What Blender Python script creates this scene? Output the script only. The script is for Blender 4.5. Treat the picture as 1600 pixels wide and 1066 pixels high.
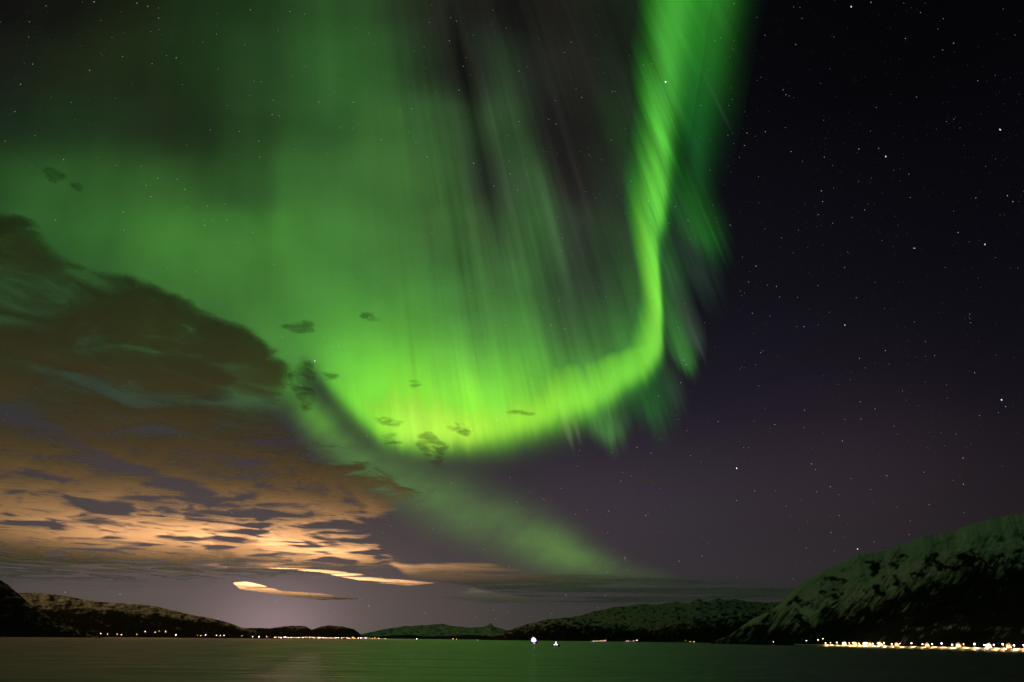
import bpy, math, random
import numpy as np

for _o in list(bpy.data.objects):
    bpy.data.objects.remove(_o)
SC = bpy.context.scene
COL = SC.collection
random.seed(7)
RNG = np.random.default_rng(7)

# ------------------------------------------------------------------ camera
CAM_H = 12.0
PITCH = math.radians(23.6)
ROLL = math.radians(0.545)
FOC = 1600 * 24.0 / 36.0
cam_data = bpy.data.cameras.new("camera")
cam_data.lens = 24.0
cam_data.sensor_width = 36.0
cam_data.clip_start = 0.5
cam_data.clip_end = 3.0e6
cam = bpy.data.objects.new("camera", cam_data)
COL.objects.link(cam)
_cp, _sp = math.cos(PITCH), math.sin(PITCH)
FWD = np.array([0, _cp, _sp])
_r0 = np.array([1.0, 0, 0])
_u0 = np.array([0, -_sp, _cp])
RIGHT = math.cos(ROLL) * _r0 + math.sin(ROLL) * _u0      # roll to the left: horizon drops to the right
UP = -math.sin(ROLL) * _r0 + math.cos(ROLL) * _u0
from mathutils import Matrix
cam.matrix_world = Matrix(((RIGHT[0], UP[0], -FWD[0], 0), (RIGHT[1], UP[1], -FWD[1], 0),
                           (RIGHT[2], UP[2], -FWD[2], CAM_H), (0, 0, 0, 1)))
SC.camera = cam
SC.render.resolution_x, SC.render.resolution_y = 1024, 682
SC.view_settings.view_transform = 'Standard'
SC.view_settings.look = 'None'
SC.view_settings.exposure = 0.0
SC.view_settings.gamma = 1.0
SC.view_settings.use_curve_mapping = False
SC.cycles.use_adaptive_sampling = False
SC.cycles.use_denoising = True
SC.cycles.denoiser = 'OPENIMAGEDENOISE'
SC.cycles.denoising_input_passes = 'RGB_ALBEDO_NORMAL'
SC.cycles.denoising_prefilter = 'ACCURATE'
SC.cycles.transparent_max_bounces = 64
SC.cycles.max_bounces = 8
SC.cycles.diffuse_bounces = 3
SC.cycles.glossy_bounces = 3
SC.cycles.sample_clamp_indirect = 0.7
SC.cycles.sample_clamp_direct = 0.0
SC.cycles.caustics_reflective = False
SC.cycles.caustics_refractive = False
SC.cycles.pixel_filter_type = 'BLACKMAN_HARRIS'
SC.cycles.filter_width = 1.5


def lin(c):
    c = np.asarray(c, float) / 255.0
    return np.where(c <= 0.04045, c / 12.92, ((c + 0.055) / 1.055) ** 2.4)


def dirs(px, py):
    """unit view directions for points given in the photograph's frame"""
    px, py = np.broadcast_arrays(np.asarray(px, float), np.asarray(py, float))
    d = ((px - 800) / FOC)[..., None] * RIGHT + ((533 - py) / FOC)[..., None] * UP + FWD
    return d / np.linalg.norm(d, axis=-1, keepdims=True)


ORIGIN = np.array([0, 0, CAM_H])


def at_dist(px, py, r):
    d = dirs(px, py)
    h = np.hypot(d[..., 0], d[..., 1])
    return ORIGIN + d * (np.asarray(r) / h)[..., None]


def at_alt(px, py, z):
    d = dirs(px, py)
    return ORIGIN + d * ((z - CAM_H) / d[..., 2])[..., None]


def shore_y(px, r):
    """row in the photograph where sea level shows at distance r"""
    lo, hi = np.full(np.shape(px), 900.0), np.full(np.shape(px), 1200.0)
    for _ in range(40):
        m = (lo + hi) / 2
        d = dirs(px, m)
        t = d[..., 2] / np.hypot(d[..., 0], d[..., 1])
        above = t * r > -CAM_H
        lo, hi = np.where(above, m, lo), np.where(above, hi, m)
    return lo


# ------------------------------------------------------------------ world: clear night sky with town glow near the horizon
world = bpy.data.worlds.new("World")
SC.world = world
world.use_nodes = True


class NB:
    """small helper to write node maths"""

    def __init__(self, nt):
        self.nt = nt
        nt.nodes.clear()

    def node(self, t, **kw):
        n = self.nt.nodes.new(t)
        for k, v in kw.items():
            setattr(n, k, v)
        return n

    def put(self, sock, v):
        if hasattr(v, 'is_linked') or hasattr(v, 'links'):
            self.nt.links.new(v, sock)
        elif v is not None:
            sock.default_value = v

    def m(self, op, a, b=None, c=None, clamp=False):
        n = self.node('ShaderNodeMath', operation=op, use_clamp=clamp)
        for i, v in enumerate((a, b, c)):
            if v is not None:
                self.put(n.inputs[i], v)
        return n.outputs[0]

    def scale(self, col, f):
        n = self.node('ShaderNodeVectorMath', operation='SCALE')
        self.put(n.inputs[0], col)
        self.put(n.inputs['Scale'], f)
        return n.outputs[0]

    def vadd(self, a, b):
        n = self.node('ShaderNodeVectorMath', operation='ADD')
        self.put(n.inputs[0], a)
        self.put(n.inputs[1], b)
        return n.outputs[0]

    def vmul(self, a, b):
        n = self.node('ShaderNodeVectorMath', operation='MULTIPLY')
        self.put(n.inputs[0], a)
        self.put(n.inputs[1], b)
        return n.outputs[0]

    def smooth(self, v, lo, hi):
        n = self.node('ShaderNodeMapRange', interpolation_type='SMOOTHSTEP')
        self.put(n.inputs['Value'], v)
        n.inputs['From Min'].default_value = lo
        n.inputs['From Max'].default_value = hi
        return n.outputs[0]

    def noise(self, vec, scale, detail=4.0, rough=0.55, lac=2.0):
        n = self.node('ShaderNodeTexNoise')
        self.put(n.inputs['Vector'], vec)
        n.inputs['Scale'].default_value = scale
        n.inputs['Detail'].default_value = detail
        n.inputs['Roughness'].default_value = rough
        n.inputs['Lacunarity'].default_value = lac
        return n.outputs['Fac']

    def link(self, a, b):
        self.nt.links.new(a, b)


def az_el(px, py):
    d = dirs(px, py)
    return float(math.atan2(d[0], d[1])), float(math.asin(d[2]))


def build_world():
    b = NB(world.node_tree)
    tc = b.node('ShaderNodeTexCoord')
    sep = b.node('ShaderNodeSeparateXYZ')
    b.link(tc.outputs['Generated'], sep.inputs[0])
    x, y, z = sep.outputs
    az = b.m('ARCTAN2', x, y)
    el = b.m('ARCSINE', z)
    ramp = b.node('ShaderNodeValToRGB')
    cr = ramp.color_ramp
    stops = [(0.0, (44, 47, 43)), (0.10, (46, 43, 46)), (0.20, (40, 37, 42)), (0.32, (29, 26, 36)), (0.50, (19, 18, 26)),
             (0.75, (10, 10, 15)), (1.0, (6, 6, 9))]
    while len(cr.elements) < len(stops):
        cr.elements.new(0.5)
    for e, (p, c) in zip(cr.elements, stops):
        e.position = p
        e.color = (*lin(c), 1)
    b.link(b.m('DIVIDE', el, math.radians(52), clamp=True), ramp.inputs[0])
    col = ramp.outputs[0]
    # darker to the far right, away from the town
    col = b.scale(col, b.m('SUBTRACT', 1.0, b.m('MULTIPLY', b.smooth(az, 0.25, 0.75), 0.5)))

    def blob(px, py, sa, se, c):
        a0, e0 = az_el(px, py)
        da = b.m('DIVIDE', b.m('SUBTRACT', az, a0), sa)
        de = b.m('DIVIDE', b.m('SUBTRACT', el, e0), se)
        q = b.m('ADD', b.m('MULTIPLY', da, da), b.m('MULTIPLY', de, de))
        return b.scale(tuple(lin(c)), b.m('EXPONENT', b.m('MULTIPLY', q, -1.0)))

    for args in ((430, 985, 0.075, 0.055, (105, 84, 92)),       # white town glow behind the low hill
                 (450, 985, 0.26, 0.10, (66, 54, 49)),
                 (300, 880, 0.40, 0.20, (66, 56, 54)),
                 (1330, 730, 0.16, 0.10, (26, 14, 20)),
                 (960, 780, 0.18, 0.10, (30, 22, 32))):
        col = b.vadd(col, blob(*args))
    bg = b.node('ShaderNodeBackground')
    b.link(col, bg.inputs['Color'])
    bg.inputs['Strength'].default_value = 1.0
    out = b.node('ShaderNodeOutputWorld')
    b.link(bg.outputs[0], out.inputs[0])


build_world()

# orange lamps of the town behind the low hill; they light the undersides of the clouds
def town_or_fill_spot(px, r, energy, cone=170.0, z=60.0, colour=(1.0, 0.48, 0.20)):
    p = at_dist(px, 990, r)
    l = bpy.data.lights.new("town_or_fill_spot", 'SPOT')
    l.energy = energy
    l.color = colour
    l.spot_size = math.radians(cone)
    l.spot_blend = 0.05
    l.shadow_soft_size = 4.0
    o = bpy.data.objects.new("town_or_fill_spot", l)
    o.location = (p[0], p[1], z)
    o.rotation_euler = (math.pi, 0, 0)
    COL.objects.link(o)
    return o


for px_, r_, e_ in ((405, 9900, 0.66e8), (318, 9200, 0.42e8), (505, 10300, 0.36e8), (180, 10000, 0.34e8), (560, 10800, 0.4e8)):
    town_or_fill_spot(px_, r_, e_, 152.0 if px_ > 500 else 166.0)
# extra unseen spot, added to warm the snow of the far range
_far_fill = town_or_fill_spot(600, 12500, 5.0e8, 64.0, 60.0, (1.0, 0.78, 0.58))
_far_fill.rotation_euler = (math.radians(91.5), 0, -math.atan2(_far_fill.location[0], _far_fill.location[1]))


# ------------------------------------------------------------------ numeric noise
def _hash(ix, iy, seed):
    n = (ix.astype(np.int64) * 374761393 + iy.astype(np.int64) * 668265263 + seed * 1442695041) & 0xffffffff
    n = ((n ^ (n >> 13)) * 1274126177) & 0xffffffff
    n = ((n ^ (n >> 16)) * 2246822519) & 0xffffffff
    return ((n ^ (n >> 15)) & 0xffff) / 65535.0


def vnoise(x, y, seed=0):
    x, y = np.broadcast_arrays(np.asarray(x, float), np.asarray(y, float))
    ix, iy = np.floor(x), np.floor(y)
    fx, fy = x - ix, y - iy
    ux, uy = fx * fx * fx * (fx * (fx * 6 - 15) + 10), fy * fy * fy * (fy * (fy * 6 - 15) + 10)

    def g(dx, dy):
        a = _hash(ix + dx, iy + dy, seed) * 2 * np.pi
        return np.cos(a) * (fx - dx) + np.sin(a) * (fy - dy)

    n0 = g(0, 0) * (1 - ux) + g(1, 0) * ux
    n1 = g(0, 1) * (1 - ux) + g(1, 1) * ux
    return (n0 * (1 - uy) + n1 * uy) * 1.5


def fbm(x, y, octaves=5, seed=0, gain=0.5):
    s, a, t = 0, 1.0, 0
    for o in range(octaves):
        s = s + a * vnoise(x * 2 ** o + 17.3 * o, y * 2 ** o - 9.1 * o, seed + o)
        t += a
        a *= gain
    return s / t * 1.6


def ridged(x, y, octaves=5, seed=0, gain=0.5):
    s, a, t = 0, 1.0, 0
    for o in range(octaves):
        s = s + a * (1 - np.abs(vnoise(x * 2 ** o + 5.7 * o, y * 2 ** o, seed + o)) * 2)
        t += a
        a *= gain
    return s / t


def sst(v, lo, hi):
    t = np.clip((v - lo) / (hi - lo), 0, 1)
    return t * t * (3 - 2 * t)


def sig(v):
    return 1 / (1 + np.exp(-np.clip(v, -40, 40)))


# ------------------------------------------------------------------ object helpers
def tag(o, label=None, cat=None, group=None, kind=None):
    for k, v in (('label', label), ('category', cat), ('group', group), ('kind', kind)):
        if v:
            o[k] = v
    return o


def link(name, me, parent=None, loc=None):
    o = bpy.data.objects.new(name, me)
    COL.objects.link(o)
    if parent is not None:
        o.parent = parent
    if loc is not None:
        o.location = loc
    return o


def grid_mesh(name, P, mat, attrs=None, keep=None, smooth=True):
    """mesh from an (n, m, 3) array of points; keep = mask of quads; unused points dropped"""
    n, m = P.shape[:2]
    idx = np.arange(n * m).reshape(n, m)
    q = np.stack([idx[:-1, :-1], idx[1:, :-1], idx[1:, 1:], idx[:-1, 1:]], -1)
    if keep is not None:
        q = q[keep]
    q = q.reshape(-1, 4)
    used, inv = np.unique(q, return_inverse=True)
    q = inv.reshape(-1, 4)
    v = P.reshape(-1, 3)[used]
    me = bpy.data.meshes.new(name)
    me.vertices.add(len(v))
    me.vertices.foreach_set('co', v.astype(np.float32).ravel())
    me.loops.add(len(q) * 4)
    me.loops.foreach_set('vertex_index', q.astype(np.int32).ravel())
    me.polygons.add(len(q))
    me.polygons.foreach_set('loop_start', np.arange(0, len(q) * 4, 4, dtype=np.int32))
    me.polygons.foreach_set('loop_total', np.full(len(q), 4, dtype=np.int32))
    me.update(calc_edges=True)
    if smooth:
        me.polygons.foreach_set('use_smooth', np.ones(len(q), dtype=bool))
    for k, a in (attrs or {}).items():
        a = np.asarray(a, float)
        if a.ndim == 3:
            c = np.ones((len(used), 4), np.float32)
            c[:, :3] = a.reshape(-1, 3)[used]
            me.attributes.new(k, 'FLOAT_COLOR', 'POINT').data.foreach_set('color', c.ravel())
        else:
            me.attributes.new(k, 'FLOAT', 'POINT').data.foreach_set('value', a.reshape(-1)[used].astype(np.float32))
    me.materials.append(mat)
    return me


def join_meshes(name, meshes):
    """several grid meshes as one mesh (layers of one cloud)"""
    vs, qs, at, off = [], [], [], 0
    for me in meshes:
        n = len(me.vertices)
        v = np.empty(n * 3, np.float32)
        me.vertices.foreach_get('co', v)
        q = np.empty(len(me.loops), np.int32)
        me.loops.foreach_get('vertex_index', q)
        a = {}
        for k in me.attributes.keys():
            if me.attributes[k].data_type == 'FLOAT':
                arr = np.empty(n, np.float32)
                me.attributes[k].data.foreach_get('value', arr)
                a[k] = arr
        vs.append(v.reshape(-1, 3)); qs.append(q.reshape(-1, 4) + off); at.append(a)
        off += n
    mat = meshes[0].materials[0]
    V, Q = np.concatenate(vs), np.concatenate(qs)
    out = bpy.data.meshes.new(name)
    out.vertices.add(len(V)); out.vertices.foreach_set('co', V.ravel())
    out.loops.add(len(Q) * 4); out.loops.foreach_set('vertex_index', Q.ravel().astype(np.int32))
    out.polygons.add(len(Q))
    out.polygons.foreach_set('loop_start', np.arange(0, len(Q) * 4, 4, dtype=np.int32))
    out.polygons.foreach_set('loop_total', np.full(len(Q), 4, dtype=np.int32))
    out.update(calc_edges=True)
    out.polygons.foreach_set('use_smooth', np.ones(len(Q), dtype=bool))
    for k in at[0]:
        out.attributes.new(k, 'FLOAT', 'POINT').data.foreach_set('value', np.concatenate([a[k] for a in at]))
    out.materials.append(mat)
    for me in meshes:
        bpy.data.meshes.remove(me)
    return out


def raw_mesh(name, verts, faces, mat, smooth=False):
    me = bpy.data.meshes.new(name)
    me.from_pydata([tuple(map(float, v)) for v in verts], [], faces)
    me.update()
    if smooth:
        for p in me.polygons:
            p.use_smooth = True
    me.materials.append(mat)
    return me


class MB:
    def __init__(self):
        self.v, self.f = [], []

    def box(self, x0, x1, y0, y1, z0, z1):
        n = len(self.v)
        self.v += [(x, y, z) for z in (z0, z1) for y in (y0, y1) for x in (x0, x1)]
        self.f += [[n + i for i in q] for q in ((0, 2, 3, 1), (4, 5, 7, 6), (0, 1, 5, 4), (2, 6, 7, 3), (0, 4, 6, 2), (1, 3, 7, 5))]
        return self

    def tube(self, a, b, ra, rb, seg=8):
        a, b = np.array(a, float), np.array(b, float)
        d = (b - a) / np.linalg.norm(b - a)
        u = np.cross(d, [0.3, 0.9, 0.1]); u /= np.linalg.norm(u)
        w = np.cross(d, u)
        n = len(self.v)
        for p, r in ((a, ra), (b, rb)):
            for k in range(seg):
                t = 2 * math.pi * k / seg
                self.v.append(tuple(p + r * (math.cos(t) * u + math.sin(t) * w)))
        for k in range(seg):
            j = (k + 1) % seg
            self.f.append([n + k, n + j, n + seg + j, n + seg + k])
        self.f.append([n + k for k in range(seg)][::-1])
        self.f.append([n + seg + k for k in range(seg)])
        return self

    def ball(self, c, r, sx=1, sy=1, sz=1, nu=10, nv=6):
        n = len(self.v)
        for i in range(nv + 1):
            t = math.pi * i / nv
            for k in range(nu):
                p = 2 * math.pi * k / nu
                self.v.append((c[0] + r * sx * math.sin(t) * math.cos(p), c[1] + r * sy * math.sin(t) * math.sin(p), c[2] + r * sz * math.cos(t)))
        for i in range(nv):
            for k in range(nu):
                j = (k + 1) % nu
                self.f.append([n + i * nu + k, n + (i + 1) * nu + k, n + (i + 1) * nu + j, n + i * nu + j])
        return self

    def prism(self, poly, axis, a, b):
        """extrude a polygon of 2-d points along axis 'x' or 'y' or 'z'"""
        n = len(self.v)
        k = len(poly)
        for t in (a, b):
            for p, q in poly:
                self.v.append({'x': (t, p, q), 'y': (p, t, q), 'z': (p, q, t)}[axis])
        self.f.append(list(range(n, n + k)))
        self.f.append(list(range(n + k, n + 2 * k))[::-1])
        for i in range(k):
            j = (i + 1) % k
            self.f.append([n + i, n + k + i, n + k + j, n + j])
        return self

    def mesh(self, name, mat, smooth=False):
        return raw_mesh(name, self.v, self.f, mat, smooth)


# ------------------------------------------------------------------ materials
def material(name):
    m = bpy.data.materials.new(name)
    m.use_nodes = True
    return m, NB(m.node_tree)


def mat_emit(name, colour, strength, sampled=True):
    m, b = material(name)
    e = b.node('ShaderNodeEmission')
    e.inputs['Color'].default_value = (*colour, 1)
    e.inputs['Strength'].default_value = strength
    o = b.node('ShaderNodeOutputMaterial')
    b.link(e.outputs[0], o.inputs[0])
    m.cycles.emission_sampling = 'FRONT_BACK' if sampled else 'NONE'
    return m


def mat_plain(name, colour, rough=0.7, metal=0.0, var=0.25, scale=0.6):
    m, b = material(name)
    p = b.node('ShaderNodeBsdfPrincipled')
    geo = b.node('ShaderNodeNewGeometry')
    n = b.noise(geo.outputs['Position'], scale, 5.0)
    f = b.m('MULTIPLY_ADD', n, 2 * var, 1 - var)
    b.link(b.scale(tuple(colour), f), p.inputs['Base Color'])
    p.inputs['Roughness'].default_value = rough
    p.inputs['Metallic'].default_value = metal
    o = b.node('ShaderNodeOutputMaterial')
    b.link(p.outputs[0], o.inputs[0])
    return m


def mat_aurora():
    m, b = material('aurora_light')
    at = b.node('ShaderNodeAttribute', attribute_name='glow')
    e = b.node('ShaderNodeEmission')
    b.link(at.outputs['Color'], e.inputs['Color'])
    t = b.node('ShaderNodeBsdfTransparent')
    a = b.node('ShaderNodeAddShader')
    b.link(e.outputs[0], a.inputs[0]); b.link(t.outputs[0], a.inputs[1])
    o = b.node('ShaderNodeOutputMaterial')
    b.link(a.outputs[0], o.inputs[0])
    m.cycles.emission_sampling = 'NONE'
    return m


def mat_cloud(name, amp, lo, hi, size, top=1.0, detail=9.0, stretch=(1, 1, 1), rough=0.58, albedo=(0.88, 0.88, 0.88)):
    m, b = material(name)
    geo = b.node('ShaderNodeNewGeometry')
    at = b.node('ShaderNodeAttribute', attribute_name='cover')
    pos = b.vmul(geo.outputs['Position'], tuple(s / size for s in stretch))
    warp = b.node('ShaderNodeTexNoise')
    b.link(pos, warp.inputs['Vector'])
    warp.inputs['Scale'].default_value = 1.3
    warp.inputs['Detail'].default_value = 3.0
    pos2 = b.vadd(pos, b.scale(warp.outputs['Color'], 0.55))
    n = b.noise(pos2, 1.0, detail, rough)
    v = b.m('ADD', at.outputs['Fac'], b.m('MULTIPLY', b.m('SUBTRACT', n, 0.5), amp))
    alpha = b.m('MULTIPLY', b.smooth(v, lo, hi), top)
    # vapour scatters light from every side: lobes for the lower faces and the flanks of its puffs
    acc = None
    for nx, ny, nz, wgt in ((0, 0, -1, 0.34), (0.9, 0, -0.5, 0.3), (-0.9, 0, -0.5, 0.3), (0, 0.9, -0.5, 0.3), (0, -0.9, -0.5, 0.3)):
        d = b.node('ShaderNodeBsdfDiffuse')
        d.inputs['Color'].default_value = (*[c * wgt for c in albedo], 1)
        ln = math.sqrt(nx * nx + ny * ny + nz * nz)
        nn = b.node('ShaderNodeCombineXYZ')
        for i, c in enumerate((nx, ny, nz)):
            nn.inputs[i].default_value = c / ln
        b.link(nn.outputs[0], d.inputs['Normal'])
        if acc is None:
            acc = d.outputs[0]
        else:
            ad = b.node('ShaderNodeAddShader')
            b.link(acc, ad.inputs[0]); b.link(d.outputs[0], ad.inputs[1])
            acc = ad.outputs[0]
    tl = b.node('ShaderNodeBsdfTranslucent')
    tl.inputs['Color'].default_value = (*[c * 0.8 for c in albedo], 1)
    mx = b.node('ShaderNodeAddShader')
    b.link(acc, mx.inputs[0]); b.link(tl.outputs[0], mx.inputs[1])
    tr = b.node('ShaderNodeBsdfTransparent')
    m2 = b.node('ShaderNodeMixShader')
    b.link(alpha, m2.inputs[0]); b.link(tr.outputs[0], m2.inputs[1]); b.link(mx.outputs[0], m2.inputs[2])
    o = b.node('ShaderNodeOutputMaterial')
    b.link(m2.outputs[0], o.inputs[0])
    return m


def mat_mountain(name, dark=(0.03, 0.033, 0.03), snow=(0.88, 0.9, 0.9), scale=0.01):
    m, b = material(name)
    at = b.node('ShaderNodeAttribute', attribute_name='snow')
    geo = b.node('ShaderNodeNewGeometry')
    n = b.noise(geo.outputs['Position'], scale, 7.0, 0.62)
    f = b.m('ADD', at.outputs['Fac'], b.m('MULTIPLY', b.m('SUBTRACT', n, 0.5), 0.9))
    f = b.smooth(f, 0.12, 0.98)
    mix = b.node('ShaderNodeMix', data_type='RGBA')
    b.link(f, mix.inputs['Factor'])
    mix.inputs[6].default_value = (*dark, 1)
    mix.inputs[7].default_value = (*snow, 1)
    p = b.node('ShaderNodeBsdfDiffuse')
    b.link(mix.outputs[2], p.inputs['Color'])
    o = b.node('ShaderNodeOutputMaterial')
    b.link(p.outputs[0], o.inputs[0])
    return m


def mat_water(name='night_water', calm=False):
    m, b = material(name)
    geo = b.node('ShaderNodeNewGeometry')
    pos = geo.outputs['Position']
    n1 = b.noise(b.vmul(pos, (1 / 16.0, 1 / 6.0, 0)), 1.0, 5.0, 0.6)
    n2 = b.noise(b.vmul(pos, (1 / 160.0, 1 / 120.0, 0)), 1.0, 3.0, 0.5)
    h = b.m('ADD', n1, b.m('MULTIPLY', n2, 1.5))
    bump = b.node('ShaderNodeBump')
    bump.inputs['Strength'].default_value = 1.0
    bump.inputs['Distance'].default_value = 4.0 if not calm else 2.0
    b.link(h, bump.inputs['Height'])
    p = b.node('ShaderNodeBsdfPrincipled')
    p.inputs['Base Color'].default_value = (0.006, 0.012, 0.011, 1)
    n4 = b.noise(b.vmul(pos, (1 / 90.0, 1 / 22.0, 0)), 1.0, 5.0, 0.65)
    b.link(b.m('MULTIPLY_ADD', n4, 0.62 if not calm else 0.36, 0.04 if not calm else 0.045), p.inputs['Roughness'])
    p.inputs['IOR'].default_value = 2.3
    b.link(bump.outputs[0], p.inputs['Normal'])
    o = b.node('ShaderNodeOutputMaterial')
    if calm:
        at = b.node('ShaderNodeAttribute', attribute_name='cover')
        tr = b.node('ShaderNodeBsdfTransparent')
        mx = b.node('ShaderNodeMixShader')
        n5 = b.noise(b.vmul(pos, (1 / 60.0, 1 / 25.0, 0)), 1.0, 5.0, 0.65)
        b.link(b.m('MULTIPLY', b.smooth(b.m('ADD', at.outputs['Fac'], b.m('MULTIPLY', b.m('SUBTRACT', n5, 0.5), 1.8)), 0.05, 1.15), 0.85), mx.inputs[0])
        b.link(tr.outputs[0], mx.inputs[1]); b.link(p.outputs[0], mx.inputs[2])
        b.link(mx.outputs[0], o.inputs[0])
    else:
        b.link(p.outputs[0], o.inputs[0])
    return m


# ------------------------------------------------------------------ water
W = 250000.0
me = raw_mesh('water', [(-W, -3000, 0), (W, -3000, 0), (W, W, 0), (-W, W, 0)], [[0, 1, 2, 3]], mat_water())
tag(link('water', me), 'dark fjord water with green aurora shimmer', 'water', kind='structure')


# smooth water left by the ship the picture was taken from: a widening track that leads away to the town
_wt = np.linspace(0, 1, 60)[:, None]
_ws = np.linspace(0, 1, 24)[None, :]
_wy = 1010 + 75 * (1 - _wt) ** 1.6
_xl = np.interp(_wy, [1003, 1010, 1030, 1066, 1090], [488, 470, 425, 345, 300])
_xr = np.interp(_wy, [1003, 1010, 1030, 1066, 1090], [500, 512, 532, 562, 580])
_wp = at_alt(_xl + (_xr - _xl) * _ws, _wy + 0 * _ws, 0.06)
_wc = (4 * _ws * (1 - _ws)) ** 1.3 * sst(1 - _wt, 0.0, 0.45)
o = link('ship_wake', grid_mesh('ship_wake', _wp, mat_water('wake_water', True), {'cover': _wc}))
tag(o, 'smooth pale track of wake widening towards the near left of the water', 'wake', kind='stuff')


# ------------------------------------------------------------------ mountains
def terrain(name, label, sky, Dr, Ds, mat, snow_fn, rough_px=1.0, lump=0.10, power=1.15, seed=1, step=1.6, nr=110, gully=(1, 0)):
    """relief whose crest follows the skyline; Dr / Ds: distance of crest and of the shore along the row"""
    sky = np.array(sky, float)
    xs = np.arange(sky[0, 0], sky[-1, 0] + step, step)
    ys = np.interp(xs, sky[:, 0], sky[:, 1]) + rough_px * fbm(xs / 22.0, xs * 0 + 3.3, 5, seed, 0.6)
    dr = np.interp(xs, *np.array(Dr, float).T)
    ds = np.interp(xs, *np.array(Ds, float).T)
    d = dirs(xs, ys)
    hz = np.hypot(d[:, 0], d[:, 1])
    az = d[:, :2] / hz[:, None]
    tan = d[:, 2] / hz
    H = np.maximum(CAM_H + tan * dr, 1.0)
    t = np.concatenate([np.linspace(0, 1, nr), np.linspace(1, 1.35, 16)[1:]])
    T = t[None, :]
    r = ds[:, None] + T * (dr - ds)[:, None]
    X, Y = az[:, 0][:, None] * r, az[:, 1][:, None] * r
    S = (dr - ds).mean()
    base = np.where(T <= 1, np.clip(T, 0, 1) ** power, np.maximum(1 - (T - 1) * 2.8, 0.0) ** 1.2)
    k = 2.2 / S
    nz = ridged((X + gully[0] * Y) * k, (Y - gully[1] * X) * k * 0.6, 6, seed + 20, 0.55) - 0.45
    env = np.clip(T, 0, 1) ** 0.7 * (1 - np.clip(T, 0, 1) ** 6)
    h = H[:, None] * (base + lump * nz * env)
    h = np.maximum(h, 0.0)
    lim = CAM_H + (tan * 1.0)[:, None] * r
    h = np.where((T < 1), np.minimum(h, np.maximum(lim - 0.004 * H[:, None], 0.3 * T)), h)
    h[:, 0] = -1.0
    P = np.stack([X, Y, h], -1)
    # slope, for the snow cover
    dz = np.gradient(h, axis=1) / np.maximum(np.gradient(r, axis=1), 1)
    PX = np.broadcast_to(xs[:, None], h.shape)
    snow = snow_fn(PX, h, T * np.ones_like(h), X, Y, dz, H[:, None] * np.ones_like(h))
    me = grid_mesh(name, P, mat, {'snow': snow})
    o = link(name, me)
    tag(o, label, 'mountain', kind='structure')
    return o


def skewed(px, h, sc_a, sc_b, lean, seed, oc=5):
    """patches drawn out along the fall line, leaning along the slope"""
    a = px + lean * h
    b_ = h - lean * px * 0.4
    return fbm(a / sc_a, b_ / sc_b, oc, seed, 0.55)


m_near = mat_mountain('mountain_snow_rock', snow=(0.92, 0.92, 0.92), scale=0.02)
m_mid = mat_mountain('hill_snow_forest', scale=0.01)
m_far = mat_mountain('far_snow_range', dark=(0.06, 0.06, 0.065), snow=(0.7, 0.66, 0.62), scale=0.003)


def row_of(X, Y, h):
    v = np.stack([X, Y, h - CAM_H], -1)
    return 533 - FOC * (v @ UP) / np.maximum(v @ FWD, 1e-6)


def snow_right(px, h, t, X, Y, dz, H):
    py = row_of(X, Y, h)
    n = skewed(px, -py, 42.0, 30.0, -0.6, 5)
    n2 = skewed(px, -py, 7.0, 46.0, -0.85, 9)
    n3 = skewed(px, -py, 26.0, 20.0, -0.5, 31)
    n4 = skewed(px, -py, 3.5, 20.0, -0.85, 39, 4)
    line = np.interp(px, [1100, 1200, 1260, 1300, 1350, 1400, 1440, 1500, 1560, 1620, 1900], [972, 966, 958, 946, 932, 912, 892, 872, 866, 862, 860])
    s = 1 - sst(py, line - 34, line + 58)
    s = s * 0.95 + 0.34 * n + 0.42 * n2 + 0.22 * n4 - 0.05
    crest = np.interp(px, [1100, 1330, 1420, 1500, 1900], [6, 10, 10, 22, 26])
    top = np.interp(px, [1110, 1162, 1216, 1263, 1340, 1420, 1503, 1600, 1900], [1003, 976, 944, 904, 867, 848, 824, 803, 800])
    s = s - 0.75 * sst(n3 + 0.3 * n2, 0.05, 0.55) * sst(py - top, crest * 0.6, crest * 1.6) * sst(py, 800, 860)
    s = s + 0.35 * (1 - sst(py - top, 0, crest))
    band = np.exp(-((py - 982 + 3 * n) / 5.0) ** 2) * sst(px, 1330, 1400) * (1 - sst(px, 1530, 1570)) * 0.35
    return np.clip(s, -0.2, 1.05) + band


def snow_line(line, soft, a1, a2, seed, lean=-0.3, sx=26, sy=30):
    def f(px, h, t, X, Y, dz, H):
        n = skewed(px, h, sx, sy, lean, seed)
        return np.clip(sst(h, line - soft, line + soft) + a1 * n + a2 * skewed(px, h, sx * .35, sy * .5, lean, seed + 4), -0.3, 1.2)
    return f


def snow_rows(line, up, down, a1, a2, seed, sx=16, sy=9, lean=-0.5, rocks=0.0, top=0.9):
    """snow above a tree line given along the picture row by row, with streaks and bare rock"""
    line = np.array(line, float)

    def f(px, h, t, X, Y, dz, H):
        py = row_of(X, Y, h)
        l = np.interp(px, line[:, 0], line[:, 1])
        n = skewed(px, -py, sx, sy, lean, seed)
        n2 = skewed(px, -py, sx * 0.25, sy * 0.8, lean * 1.4, seed + 6)
        n3 = skewed(px, -py, sx * 0.6, sy * 0.5, lean, seed + 12)
        s = top * (1 - sst(py, l - up, l + down)) + a1 * n + a2 * n2
        return np.clip(s - rocks * sst(n3, 0.08, 0.45), -0.2, 1.05)
    return f


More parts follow.
